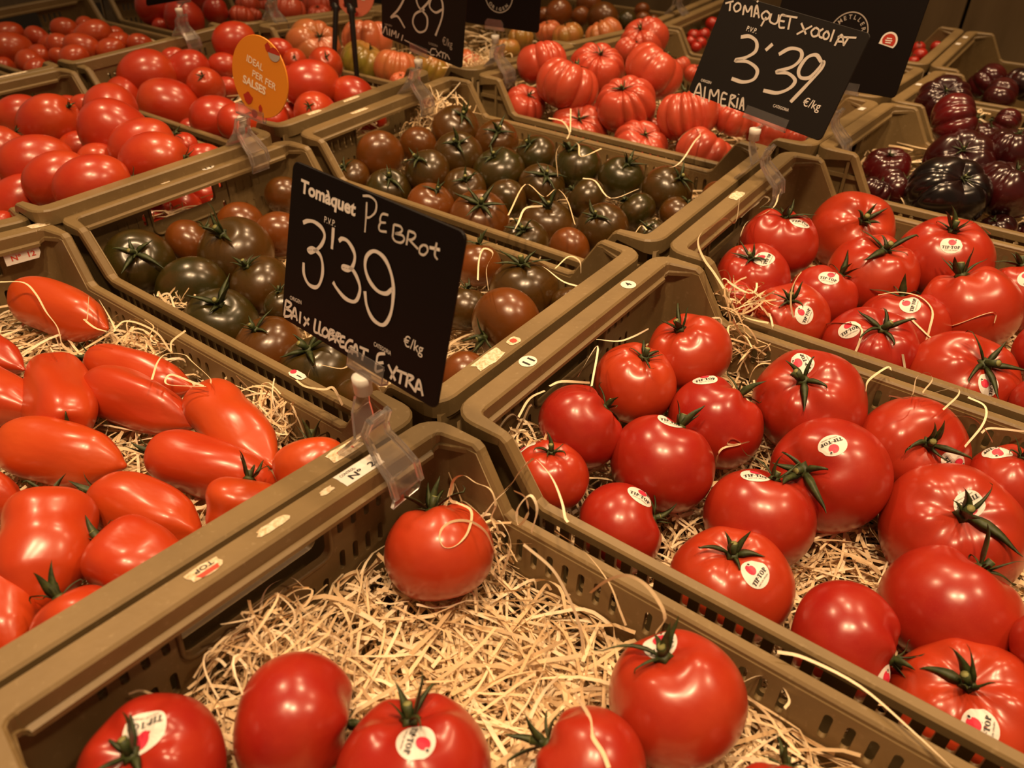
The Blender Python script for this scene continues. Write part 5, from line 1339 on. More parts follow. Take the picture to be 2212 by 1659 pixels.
WORD = didone(1.62, .44)
SMALL = text_mesh('AMETLLER ORIGEN', 0.0)
def sticker_mesh(bvh, n, tv, R):
    """wraps the sticker on the fruit surface (fruit-local coordinates, unit radius = R metres)"""
    rs = .0098 / R
    n = n.normalized(); tv = (tv - n * tv.dot(n)).normalized(); up = n.cross(tv)
    def put(a, b, lift):
        p = n * 3 + tv * a * rs + up * b * rs
        hit = bvh.ray_cast(p, -n)
        if hit[0] is None:
            return n * 1.0 + tv * a * rs + up * b * rs
        return hit[0] + n * (lift / R)
    mbs = MB()
    rings = [0, .5, .8, 1.0]
    seg = 28
    vs = [put(0, 0, .00035)]
    for r in rings[1:]:
        for k in range(seg):
            a = 2 * PI * k / seg
            q = r * (1 if not (.2 < a < .55) else .94)
            vs.append(put(q * math.cos(a), .92 * q * math.sin(a), .00035))
    fs = [(0, 1 + k, 1 + (k + 1) % seg) for k in range(seg)]
    for ri in range(2):
        for k in range(seg):
            b = 1 + ri * seg
            fs.append((b + k, b + seg + k, b + seg + (k + 1) % seg, b + (k + 1) % seg))
    mbs.add(vs, fs, 0)
    def disc(cx, cy, r, mi, lift, sg=16):
        vs = [put(cx, cy, lift)] + [put(cx + r * math.cos(2 * PI * k / sg), cy + r * math.sin(2 * PI * k / sg), lift) for k in range(sg)]
        mbs.add(vs, [(0, 1 + k, 1 + (k + 1) % sg) for k in range(sg)], mi)
    disc(.08, .36, .36, 1, .0006)
    disc(.36, .62, .11, 0, .0008, 10)
    disc(.38, .63, .075, 2, .0010, 10)
    for poly in WORD:
        mbs.add([put(a, b - .40, .0007) for a, b in poly], [tuple(range(len(poly)))], 2)
    v, f, w = SMALL
    s = 1.15 / w
    mbs.add([put((p[0] - w / 2) * s, p[1] * .10 - .62, .0007) for p in v], f, 2)
    return mbs.mesh('sticker', [M_PAPER, M_PINK, M_INK])

# ------------------------------------------------------------------ labels of the single tomatoes
PLACE = {
    (0, 2): 'half-empty front crate', (1, 2): 'crate right of the half-empty one', (2, 2): 'stickered crate before the blackish tomatoes',
    (1, 1): 'crate under the Pebrot sign', (2, 1): 'green-brown crate beyond the Pebrot sign', (1, 0): 'crate before the round orange sign',
    (2, 0): 'crate behind the round orange sign', (3, 0): 'pink-green crate behind the black stakes', (4, 0): 'yellow-pink crate at top centre',
    (5, 0): 'brown tomato crate at top edge', (3, 1): 'pink ribbed crate', (4, 1): 'crate behind the pink ribbed one', (3, 2): 'nearest blackish tomato crate',
    (4, 2): 'second blackish crate', (5, 2): 'rearmost blackish crate', (2, -1): 'small plum crate at top left', (3, -1): 'top-left crate of large tomatoes',
    (4, -1): 'top-edge crate beside the stakes', (5, 1): 'cherry tomato crate', (0, 0): 'crate corner at left edge', (0, 1): 'long plum crate at left',
}
ORD = ['leftmost', 'second from left', 'third from left', 'fourth from left', 'fifth from left', 'sixth from left', 'seventh from left', 'eighth from left', 'ninth from left', 'tenth from left', 'eleventh from left', 'twelfth from left', 'thirteenth from left']
def adjective(k, tone, st):
    if k in ('beef', 'beef2'):
        a = 'orange-red round' if tone > .55 else 'red round'
    elif k == 'kumato':
        a = 'dark green' if tone < .2 else ('brown-green' if tone < .6 else 'orange-brown')
    elif k in ('egg', 'egg2'):
        a = 'red egg-shaped'
    elif k == 'roma':
        a = 'small red plum'
    elif k == 'ribbed':
        a = 'pinkish red ribbed'
    elif k == 'ribbedg':
        a = 'yellow-green ribbed' if tone < .4 else 'pink ribbed'
    elif k == 'ribbedd':
        a = 'dark red ribbed' if tone > .6 else 'blackish ribbed'
    else:
        a = 'red cherry'
    return ('stickered ' if st else '') + a
LABELS = {}
bycrate = {}
for n_, t in enumerate(TOMATOES):
    bycrate.setdefault((t[0], t[1]), []).append((t[13], t[14], n_))
for n_, t in enumerate(PLUMS):
    bycrate.setdefault((0, 1), []).append((t[7], t[8], -1 - n_))
for key, lst in bycrate.items():
    lst.sort(key=lambda q: q[1])
    nb = 1 if len(lst) <= 5 else (2 if len(lst) <= 11 else 3)
    names = {1: [''], 2: [', back row', ', front row'], 3: [', back row', ', middle row', ', front row']}[nb]
    per = -(-len(lst) // nb)
    for b in range(nb):
        part = sorted(lst[b * per:(b + 1) * per])
        for r, q in enumerate(part):
            LABELS[q[2]] = (ORD[r], names[b], PLACE[key])

# ------------------------------------------------------------------ tomatoes
trnd = random.Random(21)
GROUPS = {'beef': 'round red tomatoes', 'beef2': 'large red tomatoes', 'kumato': 'green-brown tomatoes', 'egg': 'red egg-shaped tomatoes', 'egg2': 'red egg-shaped tomatoes', 'ribbed': 'pink ribbed tomatoes', 'ribbedg': 'pink and green ribbed tomatoes', 'ribbedd': 'blackish ribbed tomatoes', 'roma': 'small plum tomatoes', 'cherry': 'cherry tomatoes'}
BOTTOMS = {}
_bvh = {}
for n_, t in enumerate(TOMATOES):
    i, j, k, tone = t[0], t[1], t[2], t[3]
    P = Vector(t[4:7]); R = t[7]; ax = Vector(t[8:11]).normalized(); hc = t[11]; st = t[12]
    od, rw, pl = LABELS[n_]
    me, f, z0 = SHAPES[k][trnd.randrange(len(SHAPES[k]))]
    lab = '%s tomato, %s%s, %s' % (adjective(k, tone, st), od, rw, pl)
    e = empty('tomato', P - Vector((0, 0, R * .8)), lab, 'tomato', GROUPS[k])
    q = Vector((0, 0, 1)).rotation_difference(ax) @ Quaternion((0, 0, 1), trnd.uniform(0, 6.28))
    mat = Matrix.Translation((0, 0, R * .8)) @ q.to_matrix().to_4x4() @ Matrix.Diagonal((R, R * trnd.uniform(.95, 1.03), R, 1))
    fr = obj('fruit', me, e)
    fr.matrix_local = mat
    fr.color = (min(1, max(0, tone + trnd.uniform(-.06, .06))), 0, 0, 1)
    th = crate_frame(i, j)[1]
    BOTTOMS.setdefault((i, j), []).append((P, R))
    if hc:
        cm = mat @ Matrix.Translation((0, 0, z0))
        big = R > .024 and k not in ('cherry',)
        small = k in ('cherry', 'ribbedg', 'roma') or (k in ('ribbed', 'egg', 'egg2', 'ribbedd') and R < .034)
        if small:
            cal = obj('calyx', CAL_SMALL[n_ % 4], e)
            s = {'ribbedg': .45, 'cherry': .9}.get(k, .6)
            cal.matrix_local = cm @ Matrix.Diagonal((s, s, s, 1))
        else:
            s = {'beef': .98, 'kumato': 1.1, 'ribbed': .60, 'ribbedd': .50, 'egg': .7, 'egg2': .7, 'beef2': .7}[k] * trnd.uniform(.85, 1.1)
            cal = obj('calyx', HUB, e)
            cal.matrix_local = cm @ Matrix.Diagonal((s * 1.05, s * 1.05, s, 1))
            stm = obj('stem', STEMS[trnd.randrange(4)], cal)
            ns = trnd.choice((5, 5, 6))
            a0 = trnd.uniform(0, 6.28)
            for b in range(ns):
                if k == 'kumato':
                    pool = trnd.choice(('flat', 'flat', 'up'))
                elif k == 'beef':
                    pool = trnd.choice(('flat', 'up', 'up', 'curl', 'curl'))
                else:
                    pool = trnd.choice(('up', 'flat', 'curl'))
                sp = obj('sepal', SEPALS[pool][trnd.randrange(len(SEPALS[pool]))], cal)
                sp.rotation_euler = (0, 0, a0 + 2 * PI * b / ns + trnd.uniform(-.35, .35))
                v = trnd.uniform(.8, 1.2)
                sp.scale = (v, v, v)
    if st:
        if id(me) not in _bvh:
            _bvh[id(me)] = BVHTree.FromPolygons([v.co.copy() for v in me.vertices], [tuple(p.vertices) for p in me.polygons])
        inv = mat.to_3x3().normalized().inverted()
        nl = (inv @ Vector(st[:3])); tl = (inv @ Vector(st[3:]))
        so_ = obj('sticker', sticker_mesh(_bvh[id(me)], nl, tl, R), e)
        so_.matrix_local = mat
        so_['label'] = 'round white sticker with a red ball'

for n_, t in enumerate(PLUMS):
    A, B, R = Vector(t[0:3]), Vector(t[3:6]), t[6]
    od, rw, pl = LABELS[-1 - n_]
    me, f, z0 = SHAPES['plum'][n_ % 7]
    mid = (A + B) / 2
    L = (A - B).length
    tone = trnd.uniform(.25, .8)
    e = empty('plum_tomato', mid - Vector((0, 0, R)), 'long %s plum tomato, %s%s, %s' % ('orange-red' if tone > .55 else 'red', od, rw, pl), 'tomato', 'long plum tomatoes')
    ax = (A - B).normalized()
    q = Vector((0, 0, 1)).rotation_difference(ax) @ Quaternion((0, 0, 1), trnd.uniform(0, 6.28))
    mat = Matrix.Translation((0, 0, R)) @ q.to_matrix().to_4x4() @ Matrix.Diagonal((R, R, L / 2, 1))
    fr = obj('fruit', me, e)
    fr.matrix_local = mat
    fr.color = (tone, 0, 0, 1)
    BOTTOMS.setdefault((0, 1), []).append((mid, R))
    if n_ in (1, 2, 4, 8, 9, 11, 12, 13, 14, 10):
        cal = obj('calyx', HUB, e)
        s = .034
        cal.matrix_local = Matrix.Translation((0, 0, R)) @ q.to_matrix().to_4x4() @ Matrix.Translation((0, 0, L / 2 * z0)) @ Matrix.Diagonal((s, s, s, 1))
        obj('stem', STEMS[n_ % 4], cal)
        for b in range(5):
            pool = trnd.choice(('up', 'curl', 'up', 'curl'))
            sp = obj('sepal', SEPALS[pool][trnd.randrange(len(SEPALS[pool]))], cal)
            sp.rotation_euler = (0, 0, 2 * PI * b / 5 + trnd.uniform(-.35, .35))

# ------------------------------------------------------------------ straw (wood wool)
nr = np.random.default_rng(17)
def straw_ribbons(paths, widths, tints, wdir=None):
    """paths (n, s, 3) -> verts, faces, tint per face corner"""
    n, s, _ = paths.shape
    t = np.gradient(paths, axis=1)
    t /= np.linalg.norm(t, axis=2, keepdims=True) + 1e-9
    up = np.zeros_like(paths); up[:, :, 2] = 1
    side = np.cross(t, up)
    bad = np.linalg.norm(side, axis=2) < 1e-3
    side[bad] = (1, 0, 0)
    side /= np.linalg.norm(side, axis=2, keepdims=True)
    nrm = np.cross(side, t)
    ang = (nr.uniform(-1.0, 1.0, (n, 1)) + np.linspace(-1, 1, s)[None, :] * nr.uniform(-1.3, 1.3, (n, 1)))[:, :, None]
    wv = side * np.cos(ang) + nrm * np.sin(ang)
    w = widths[:, None, None]
    a = paths - wv * w / 2; b = paths + wv * w / 2
    v = np.stack([a, b], axis=2).reshape(-1, 3)
    base = (np.arange(n) * s * 2)[:, None] + (np.arange(s - 1) * 2)[None, :]
    f = np.stack([base, base + 1, base + 3, base + 2], axis=2).reshape(-1, 4)
    tn = np.repeat(tints, s * 2)
    return v, f, tn

def straw_obj(name, chunks, label):
    V, Fc, T = [], [], []
    off = 0
    for v, f, t in chunks:
        V.append(v); Fc.append(f + off); T.append(t); off += len(v)
    V = np.concatenate(V); Fc = np.concatenate(Fc); T = np.concatenate(T)
    me = bpy.data.meshes.new(name)
    me.vertices.add(len(V)); me.vertices.foreach_set('co', V.astype(np.float32).ravel())
    me.loops.add(Fc.size); me.loops.foreach_set('vertex_index', Fc.astype(np.int32).ravel())
    me.polygons.add(len(Fc))
    me.polygons.foreach_set('loop_start', (np.arange(len(Fc)) * 4).astype(np.int32))
    at = me.attributes.new('tint', 'FLOAT', 'POINT')
    at.data.foreach_set('value', T.astype(np.float32))
    me.update(calc_edges=True)
    me.materials.append(M_STRAW)
    o = obj(name, me)
    tag(o, label, 'straw', kind='stuff')
    return o

STRAW_N = {(0, 2): 3000, (1, 2): 2000, (2, 2): 1500, (0, 1): 1600, (1, 1): 900, (2, 1): 700, (3, 1): 500, (1, 0): 300, (2, 0): 300, (3, 0): 500, (4, 0): 200, (3, 2): 300, (2, -1): 200, (4, 2): 100}
STRAW_LABEL = {
    (0, 2): 'pale wood wool filling the half-empty front crate', (1, 2): 'pale wood wool under the stickered tomatoes right of the front crate',
    (2, 2): 'pale wood wool in the stickered crate before the blackish tomatoes', (0, 1): 'pale wood wool under the long plum tomatoes',
    (1, 1): 'pale wood wool in the crate under the Pebrot sign', (2, 1): 'pale wood wool in the green-brown crate beyond the Pebrot sign',
    (3, 1): 'loose wood wool among the pink ribbed tomatoes', (1, 0): 'wood wool under the egg-shaped tomatoes before the orange sign',
    (2, 0): 'wood wool under the tomatoes behind the round orange sign', (3, 0): 'wood wool in the pink-green tomato crate behind the stakes',
    (4, 0): 'wood wool in the yellow-pink crate at the top centre', (3, 2): 'wood wool in the nearest blackish tomato crate', (2, -1): 'wood wool in the small plum crate at top left', (4, 2): 'wood wool in the second blackish tomato crate',
}
for key, cnt in STRAW_N.items():
    o0, th = crate_frame(*key)
    ex, ey, ez = (np.array(v) for v in local_axes(th))
    o0n = np.array(o0)
    toms = []
    for (P, R) in BOTTOMS.get(key, []):
        d = np.array(P) - o0n
        toms.append((d @ ex, d @ ey, d @ ez - R * .8, R, d @ ez))
    toms = np.array(toms) if toms else np.zeros((0, 5))
    def height(x, y):
        """top of the straw: dips to the fruit it carries, mounds elsewhere"""
        if key == (0, 2):
            base = -.088 + .012 * np.exp(-((x - .03) / .05) ** 2) + .010 * np.exp(-((x - .36) / .06) ** 2) * (y > .1)
        else:
            base = np.full_like(x, -.098)
        if len(toms) and key != (0, 2):
            d2 = (x[:, None] - toms[None, :, 0]) ** 2 + (y[:, None] - toms[None, :, 1]) ** 2
            w = 1 / (d2 + .0006)
            base = (w * np.maximum(toms[None, :, 2], -.125)).sum(1) / w.sum(1) - .004
        base = np.minimum(base, -.050)
        return base
    S = 9
    cnt = int(cnt * 1.5)
    L = nr.uniform(.030, .095, cnt)
    x = nr.uniform(.02, LB - .02, cnt); y = nr.uniform(.018, LA - .018, cnt)
    hd = nr.uniform(0, 2 * np.pi, cnt); cur = nr.normal(0, 9, cnt)
    cur = np.where(nr.random(cnt) < .12, cur * 3.2, cur)
    seg = L / (S - 1)
    lift = np.abs(nr.normal(0, .0045, cnt))
    depth = nr.random(cnt) ** 1.6 * .030
    px, py = x.copy(), y.copy()
    pts = []
    slope = nr.normal(0, .14, cnt)
    arch = nr.uniform(-.004, .009, cnt)
    for k in range(S):
        pts.append((px.copy(), py.copy()))
        hd2 = hd + cur * seg * k + nr.normal(0, .045, cnt)
        px = px + np.cos(hd2) * seg; py = py + np.sin(hd2) * seg
    xs = np.clip(np.stack([p[0] for p in pts], 1), .0165, LB - .0165)
    ys = np.clip(np.stack([p[1] for p in pts], 1), .0125, LA - .0125)
    hz = height(xs.ravel(), ys.ravel()).reshape(xs.shape)
    s_ = np.linspace(-1, 1, S)[None, :]
    zs = hz + lift[:, None] - depth[:, None] + slope[:, None] * s_ * L[:, None] / 2 + arch[:, None] * (1 - s_ ** 2)
    zs = np.maximum(zs, FLOOR_Z + .001)
    # strands do not run through the fruit: those that would are pushed below it
    for (tx_, ty_, tb, tr, tz) in toms:
        d2 = (xs - tx_) ** 2 + (ys - ty_) ** 2
        inside = d2 < (tr * .98) ** 2
        zz = tz - .84 * np.sqrt(np.maximum(tr ** 2 - d2, 0))
        zs = np.where(inside & (zs > zz - .001), zz - .001, zs)
    zs = np.maximum(zs, FLOOR_Z + .0008)
    W = o0n + xs[..., None] * ex + ys[..., None] * ey + zs[..., None] * ez
    chunks = [straw_ribbons(W, nr.uniform(.0013, .0027, cnt), nr.random(cnt))]
    # longer loose strands lying over fruit and rims
    for (i, j, pth) in STRAYS:
        if (i, j) != key:
            continue
        sm = np.array(smooth_line(pth, 5))
        chunks.append(straw_ribbons(sm[None], np.array([nr.uniform(.0014, .0021)]), np.array([nr.uniform(.45, 1.0)])))
    # tufts standing up
    TUFT = {(2, 2): [(.075, .012, -.040, 60, .028)], (2, 1): [(.040, .215, -.045, 130, .050), (.035, .235, -.025, 90, .035)], (1, 2): [(.020, .05, -.05, 40, .02), (.095, .285, -.055, 40, .022)], (1, 1): [(.14, .02, -.075, 120, .02)],
            (0, 2): [(.030, .13, -.055, 90, .03), (.055, .275, -.06, 50, .025), (.330, .20, -.062, 120, .03)], (0, 1): [(.20, .27, -.06, 60, .02), (.37, .275, -.055, 50, .02)], (3, 0): [(.40, .17, -.035, 160, .05)]}
    for (tx_, ty_, tz_, n2, sp) in TUFT.get(key, []):
        S2 = 10
        st_ = np.stack([nr.normal(tx_, sp * .6, n2), nr.normal(ty_, sp * .45, n2), nr.normal(tz_, .008, n2)], 1)
        dr = nr.normal(0, 1, (n2, 3)); dr[:, 2] = np.abs(dr[:, 2]) * .6
        dr /= np.linalg.norm(dr, axis=1, keepdims=True)
        bend = nr.normal(0, 1, (n2, 3)); bend[:, 2] -= .8
        ln = nr.uniform(.02, .05, n2)[:, None]
        pp = []
        for k in range(S2):
            u = (k / (S2 - 1) - .5)
            pp.append(st_ + dr * ln * u + bend * ln * .9 * (u * u - .08))
        pp = np.stack(pp, 1)
        pp[..., 0] = np.clip(pp[..., 0], .0165, LB - .0165)
        pp[..., 1] = np.clip(pp[..., 1], .0125 if key != (2, 2) else -.005, LA - .0125)
        W = o0n + pp[..., 0:1] * ex + pp[..., 1:2] * ey + pp[..., 2:3] * ez
        chunks.append(straw_ribbons(W, nr.uniform(.0011, .0020, n2), nr.random(n2)))
    if key == (0, 2):
        # the little coiled shaving in the front right
        a = np.linspace(0, 4.2 * np.pi, 46)
        rr_ = .0055 - .0016 * a / a.max()
        c0 = o0n + .343 * ex + .235 * ey - .052 * ez
        coil = c0 + (rr_ * np.cos(a))[:, None] * ex + (rr_ * np.sin(a))[:, None] * ey + (.018 * a / a.max())[:, None] * ez
        chunks.append(straw_ribbons(coil[None], np.array([.0026]), np.array([.9])))
    straw_obj('wood_wool', chunks, STRAW_LABEL[key])

# ------------------------------------------------------------------ price signs
def strokes(mb_, lines, w, z, mi, u, v, n, o):
    for ln in lines:
        sm = smooth_line([(a, b, 0) for a, b in ln], 8)
        P = [(p[0], p[1]) for p in sm]
        vs, fs = [], []
        L = len(P)
        for k, p in enumerate(P):
            a = P[max(0, k - 1)]; b = P[min(L - 1, k + 1)]
            tx_, ty_ = b[0] - a[0], b[1] - a[1]
            d = math.hypot(tx_, ty_) or 1
            nx, ny = -ty_ / d, tx_ / d
            ww = w * (.95 + .12 * math.sin(k * .35))
            for s in (-1, 1):
                vs.append(o + u * (p[0] + nx * ww / 2 * s) + v * (p[1] + ny * ww / 2 * s) + n * z)
        fs = [(2 * k, 2 * k + 1, 2 * k + 3, 2 * k + 2) for k in range(L - 1)]
        mb_.add(vs, fs, mi)

def uvw(pts, o, u, v, n, z):
    return [o + u * a + v * b + n * z for a, b in pts]

def board_mesh(name, outline, o, u, v, n, th, mats, back=None):
    k = len(outline)
    b_ = .0006
    cx = sum(p[0] for p in outline) / k; cy = sum(p[1] for p in outline) / k
    ins = [(cx + (p[0] - cx) * .992, cy + (p[1] - cy) * .992) for p in outline]
    vs = uvw(ins, o, u, v, n, 0) + uvw(outline, o, u, v, n, -b_) + uvw(outline, o, u, v, n, -th)
    fs = [tuple(range(k))]
    for r in range(2):
        for a in range(k):
            fs.append((r * k + a, (r + 1) * k + a, (r + 1) * k + (a + 1) % k, r * k + (a + 1) % k))
    fs.append(tuple(2 * k + a for a in range(k - 1, -1, -1)))
    return mesh_from(name, vs, fs, mats)

def local(me, root):
    """world-space vertices -> root's own space (roots are not rotated)"""
    for vtx in me.vertices:
        vtx.co = vtx.co - root.location
    return me

def ring(mb_, c, r0, r1, o, u, v, n, z, mi, seg=48):
    pts = []
    for k in range(seg):
        a = 2 * PI * k / seg
        pts += [(c[0] + r0 * math.cos(a), c[1] + r0 * math.sin(a)), (c[0] + r1 * math.cos(a), c[1] + r1 * math.sin(a))]
    mb_.add(uvw(pts, o, u, v, n, z), [(2 * k, 2 * k + 1, (2 * k + 3) % (2 * seg), (2 * k + 2) % (2 * seg)) for k in range(seg)], mi)

def arc_text(mb_, txt, c, r, a_mid, da, cap, o, u, v, n, z, mi, inward=False):
    L = len(txt)
    for k, ch in enumerate(txt):
        a = a_mid + (k - (L - 1) / 2) * (da if inward else -da)
        tv, tf, tw = text_mesh(ch, .015)
        rad = (math.cos(a), math.sin(a))
        if inward:
            rt = (-rad[1], rad[0]); upv = (-rad[0], -rad[1])
        else:
            rt = (rad[1], -rad[0]); upv = rad
        base = (c[0] + rad[0] * r, c[1] + rad[1] * r)
        pts = [(base[0] + rt[0] * (p[0] - tw / 2) * cap + upv[0] * p[1] * cap, base[1] + rt[1] * (p[0] - tw / 2) * cap + upv[1] * p[1] * cap) for p in tv]
        mb_.add(uvw(pts, o, u, v, n, z), tf, mi)

def text_on(mb_, item, o, u, v, n, z, mi, bold=.0):
    txt, x, y, dx, dy, cap = item
    tv, tf, tw = text_mesh(txt, bold)
    L = math.hypot(dx, dy); ux, uy = dx / L, dy / L
    s = L / tw
    if txt in ('P.V.P.', '€/kg', 'ORIGEN', 'CATEGORIA'):
        cap *= 1.45 if len(txt) < 7 and txt != 'ORIGEN' else 1.15
    pts = [(x + p[0] * s * ux - p[1] * cap * uy, y + p[0] * s * uy + p[1] * cap * ux) for p in tv]
    mb_.add(uvw(pts, o, u, v, n, z), tf, mi)

def clip_parts(root, X, S, hold, o, u, v, n, hw=.034, width=.024, arch=False):
    """clear spring clip on the rims at X, white swivel at S, clear channel holding the board edge"""
    X, S = Vector(X), Vector(S)
    y = Vector((0, 1, 0))
    top = S - Vector((0, 0, .007))
    mbc = MB()
    mbc.band([X + Vector((-.022, 0, -.013)), X + Vector((-.0225, 0, -.001)), X + Vector((-.016, 0, .006)), X + Vector((-.008, 0, .016)) * 1, (X + Vector((-.006, 0, .022)) + top) / 2 + Vector((-.004, 0, 0)), top + Vector((-.002, 0, 0))],
             [width, width, width * .95, width * .75, width * .6, width * .45], y, .0024)
    local(mbc.mesh('clip_back', [M_CLEAR]), root) if False else None
    obj('clip_jaw', local(mbc.mesh('clip_jaw', [M_CLEAR]), root), root)
    mbc = MB()
    mbc.band([X + Vector((.0215, 0, -.024)), X + Vector((.0245, 0, -.014)), X + Vector((.0215, 0, -.001)), X + Vector((.012, 0, .007)), X + Vector((.003, 0, .016)), X + Vector((.001, 0, .024)), X + Vector((.006, 0, .036))],
             [width, width, width, width * .9, width * .7, width * .75, width * .7], y, .0024)
    for s in (-1, 1):
        mbc.band([X + Vector((.0250, s * width * .47, -.014)), X + Vector((.0228, s * width * .47, -.001)), X + Vector((.013, s * width * .43, .008)), X + Vector((.004, s * width * .33, .017)), X + Vector((.0015, s * width * .36, .024)), X + Vector((.0065, s * width * .33, .036))],
                 .0030, y, .0046)
    for dz, ww in ((.028, .5), (.031, .5), (.034, .5)):
        mbc.box(X.x + .0015, X.x + .0050, X.y - width * .25, X.y + width * .25, X.z + dz - .0005, X.z + dz + .0005)
    obj('clip_jaw', local(mbc.mesh('clip_jaw', [M_CLEAR]), root), root)
    mbc = MB()
    mbc.tube([top, S - Vector((0, 0, .0065)), S - Vector((0, 0, .006)), S + Vector((0, 0, .0005)), S + Vector((0, 0, .001)), S + Vector((0, 0, .006)), S + Vector((0, 0, .0065))],
             [.0030, .0030, .0058, .0058, .0062, .0062, .0045], 12)
    obj('swivel_joint', local(mbc.mesh('swivel_joint', [M_WHITE], True), root), root)
    mbc = MB()
    hx, hy = hold
    cpt = o + u * hx + v * hy
    mbc.tube([S + Vector((0, 0, .005)), cpt - v * .004], .0014, 6)
    a0 = hx - hw / 2; a1 = hx + hw / 2
    for z in (.0016, -.0030):
        if arch:
            out = [(a0, -.004), (a1, -.004), (a1, .006), (a1 - .004, .011), (a0 + .004, .011), (a0, .006)]
        else:
            out = [(a0, -.004), (a1, -.004), (a1, .0085), (a0, .0085)]
        k = len(out)
        vs = uvw(out, o, u, v, n, z - .0005) + uvw(out, o, u, v, n, z + .0005)
        mbc.add(vs, [tuple(range(k - 1, -1, -1)), tuple(range(k, 2 * k))] + [(q, (q + 1) % k, k + (q + 1) % k, k + q) for q in range(k)])
    out = [(a0, -.0045), (a1, -.0045), (a1, -.003), (a0, -.003)]
    vs = uvw(out, o, u, v, n, -.0035) + uvw(out, o, u, v, n, .0021)
    mbc.add(vs, [(3, 2, 1, 0), (4, 5, 6, 7)] + [(q, (q + 1) % 4, 4 + (q + 1) % 4, 4 + q) for q in range(4)])
    obj('sign_holder', local(mbc.mesh('sign_holder', [M_CLEAR]), root), root)

SIGN_INFO = {
    'A': ('black price sign with white handwritten Pebrot 3\'39 on a clear clip', M_BLACK),
    'B': ('tilted slate price sign handwritten Tomaquet Xocolat 3\'39 at the right', M_SLATE),
    'C': ('black sign with a round logo and red sticker behind the Xocolat sign', M_BLACK),
    'D': ('black price sign ending 89, cut by the top edge', M_SLATE),
    'E': ('black sign with a ring logo hanging at the top centre', M_BLACK),
    'H': ('small black sign of which only the bottom edge shows, top left', M_BLACK),
}
for key, (lab, bm_) in SIGN_INFO.items():
    S = SIGNS[key]
    o, u, v = Vector(S['o']), Vector(S['u']).normalized(), Vector(S['v'])
    v = (v - u * v.dot(u)).normalized()
    n = u.cross(v)
    if n.dot(EYE - o) < 0 and key != 'H':
        n = -n
    w, h = S['w'], S['h']
    X = Vector(CLIPS[key])
    root = empty('price_sign', X, lab, 'sign', 'price signs clipped on the crates')
    bo = obj('board', local(board_mesh('board', rrect(0, w, 0, h, .005, 4), o, u, v, n, .0016, [bm_]), root), root)
    if key in PRINT:
        for it in PRINT[key]:
            mbp = MB()
            text_on(mbp, it, o, u, v, n, .0004, 0, .035 if it[0] == 'Tomàquet' else .0)
            obj('printed_text', local(mbp.mesh('printed_text', [M_GREY if key == 'D' else M_PRINT]), root), bo)
    if key in HAND:
        mbh = MB()
        big = {'A': 4, 'B': 0, 'D': 3}[key]
        if key == 'A':
            strokes(mbh, HAND[key][:4], .0025, .0005, 0, u, v, n, o)
            strokes(mbh, HAND[key][4:16], .0013, .0005, 1, u, v, n, o)
            strokes(mbh, HAND[key][16:], .0018, .0005, 0, u, v, n, o)
        elif key == 'B':
            strokes(mbh, HAND[key][:24], .0019, .0005, 0, u, v, n, o)
            strokes(mbh, HAND[key][24:28], .0036, .0005, 0, u, v, n, o)
            strokes(mbh, HAND[key][28:], .0019, .0005, 0, u, v, n, o)
        else:
            strokes(mbh, HAND[key][:3], .0028, .0005, 1, u, v, n, o)
            strokes(mbh, HAND[key][3:], .0017, .0005, 1, u, v, n, o)
        mm = mbh.mesh('handwriting', [M_CHALK if key == 'A' else M_CHALK2, M_CHALK2])
        obj('handwriting', local(mm, root), bo)
    if key in ('C', 'E'):
        c = EXTRA[key + '_ring']
        mbr = MB()
        ring(mbr, c, .0226, .0238, o, u, v, n, .0004, 0)
        arc_text(mbr, 'AMETLLER', c, .0160, PI / 2, .34, .0048, o, u, v, n, .0004, 0)
        arc_text(mbr, 'ORIGEN', c, .0208, -PI / 2, .33, .0048, o, u, v, n, .0004, 0, True)
        obj('ring_logo', local(mbr.mesh('ring_logo', [M_GREY]), root), bo)
    if key == 'C':
        c = EXTRA['C_red']
        mbr = MB()
        arcp = [(c[0] + .0098 * math.cos(a), c[1] + .0098 * math.sin(a)) for a in np.linspace(-.75, PI + .05, 20)]
        mbr.add(uvw(arcp + [(c[0] - .0105, c[1] - .0035)], o, u, v, n, .0005), [tuple(range(21))], 0)
        arcp = [(c[0] + .0078 * math.cos(a), c[1] + .0078 * math.sin(a)) for a in np.linspace(-.65, PI - .1, 20)]
        mbr.add(uvw(arcp + [(c[0] - .006, c[1] - .0030)], o, u, v, n, .0008), [tuple(range(21))], 1)
        for dy, ww in ((.0022, .0030), (.0000, .0040), (-.0022, .0032)):
            mbr.add(uvw([(c[0] - ww, c[1] + dy), (c[0] + ww, c[1] + dy), (c[0] + ww, c[1] + dy + .0012), (c[0] - ww, c[1] + dy + .0012)], o, u, v, n, .0010), [(0, 1, 2, 3)], 0)
        so_ = obj('round_sticker', local(mbr.mesh('round_sticker', [M_PAPER, M_DARKRED]), root), bo)
    if key in EXTRA['swivel']:
        clip_parts(root, X, EXTRA['swivel'][key], EXTRA['holders'][key], o, u, v, n, hw=.032 if key != 'B' else .050, arch=(key == 'E'))
    else:
        mid = o + u * w * .8
        clip_parts(root, X, X + Vector((0, 0, .040)), (w * .8, 0), o, u, v, n)

# loose clear clips with nothing readable in view
for key, lab in (('J', 'empty clear clip on the crate rim at the top left'), ('K', 'empty clear clip on a crate rim at the top right of centre')):
    X = Vector(EXTRA['clips2'][key])
    root = empty('sign_clip', X, lab, 'clip', 'clear clips on crate rims')
    clip_parts(root, X, X + Vector((-.002, 0, .040)), (0, 0), X + Vector((-.002, 0, .050)), Vector((1, 0, 0)), Vector((0, 0, 1)), Vector((0, -1, 0)))

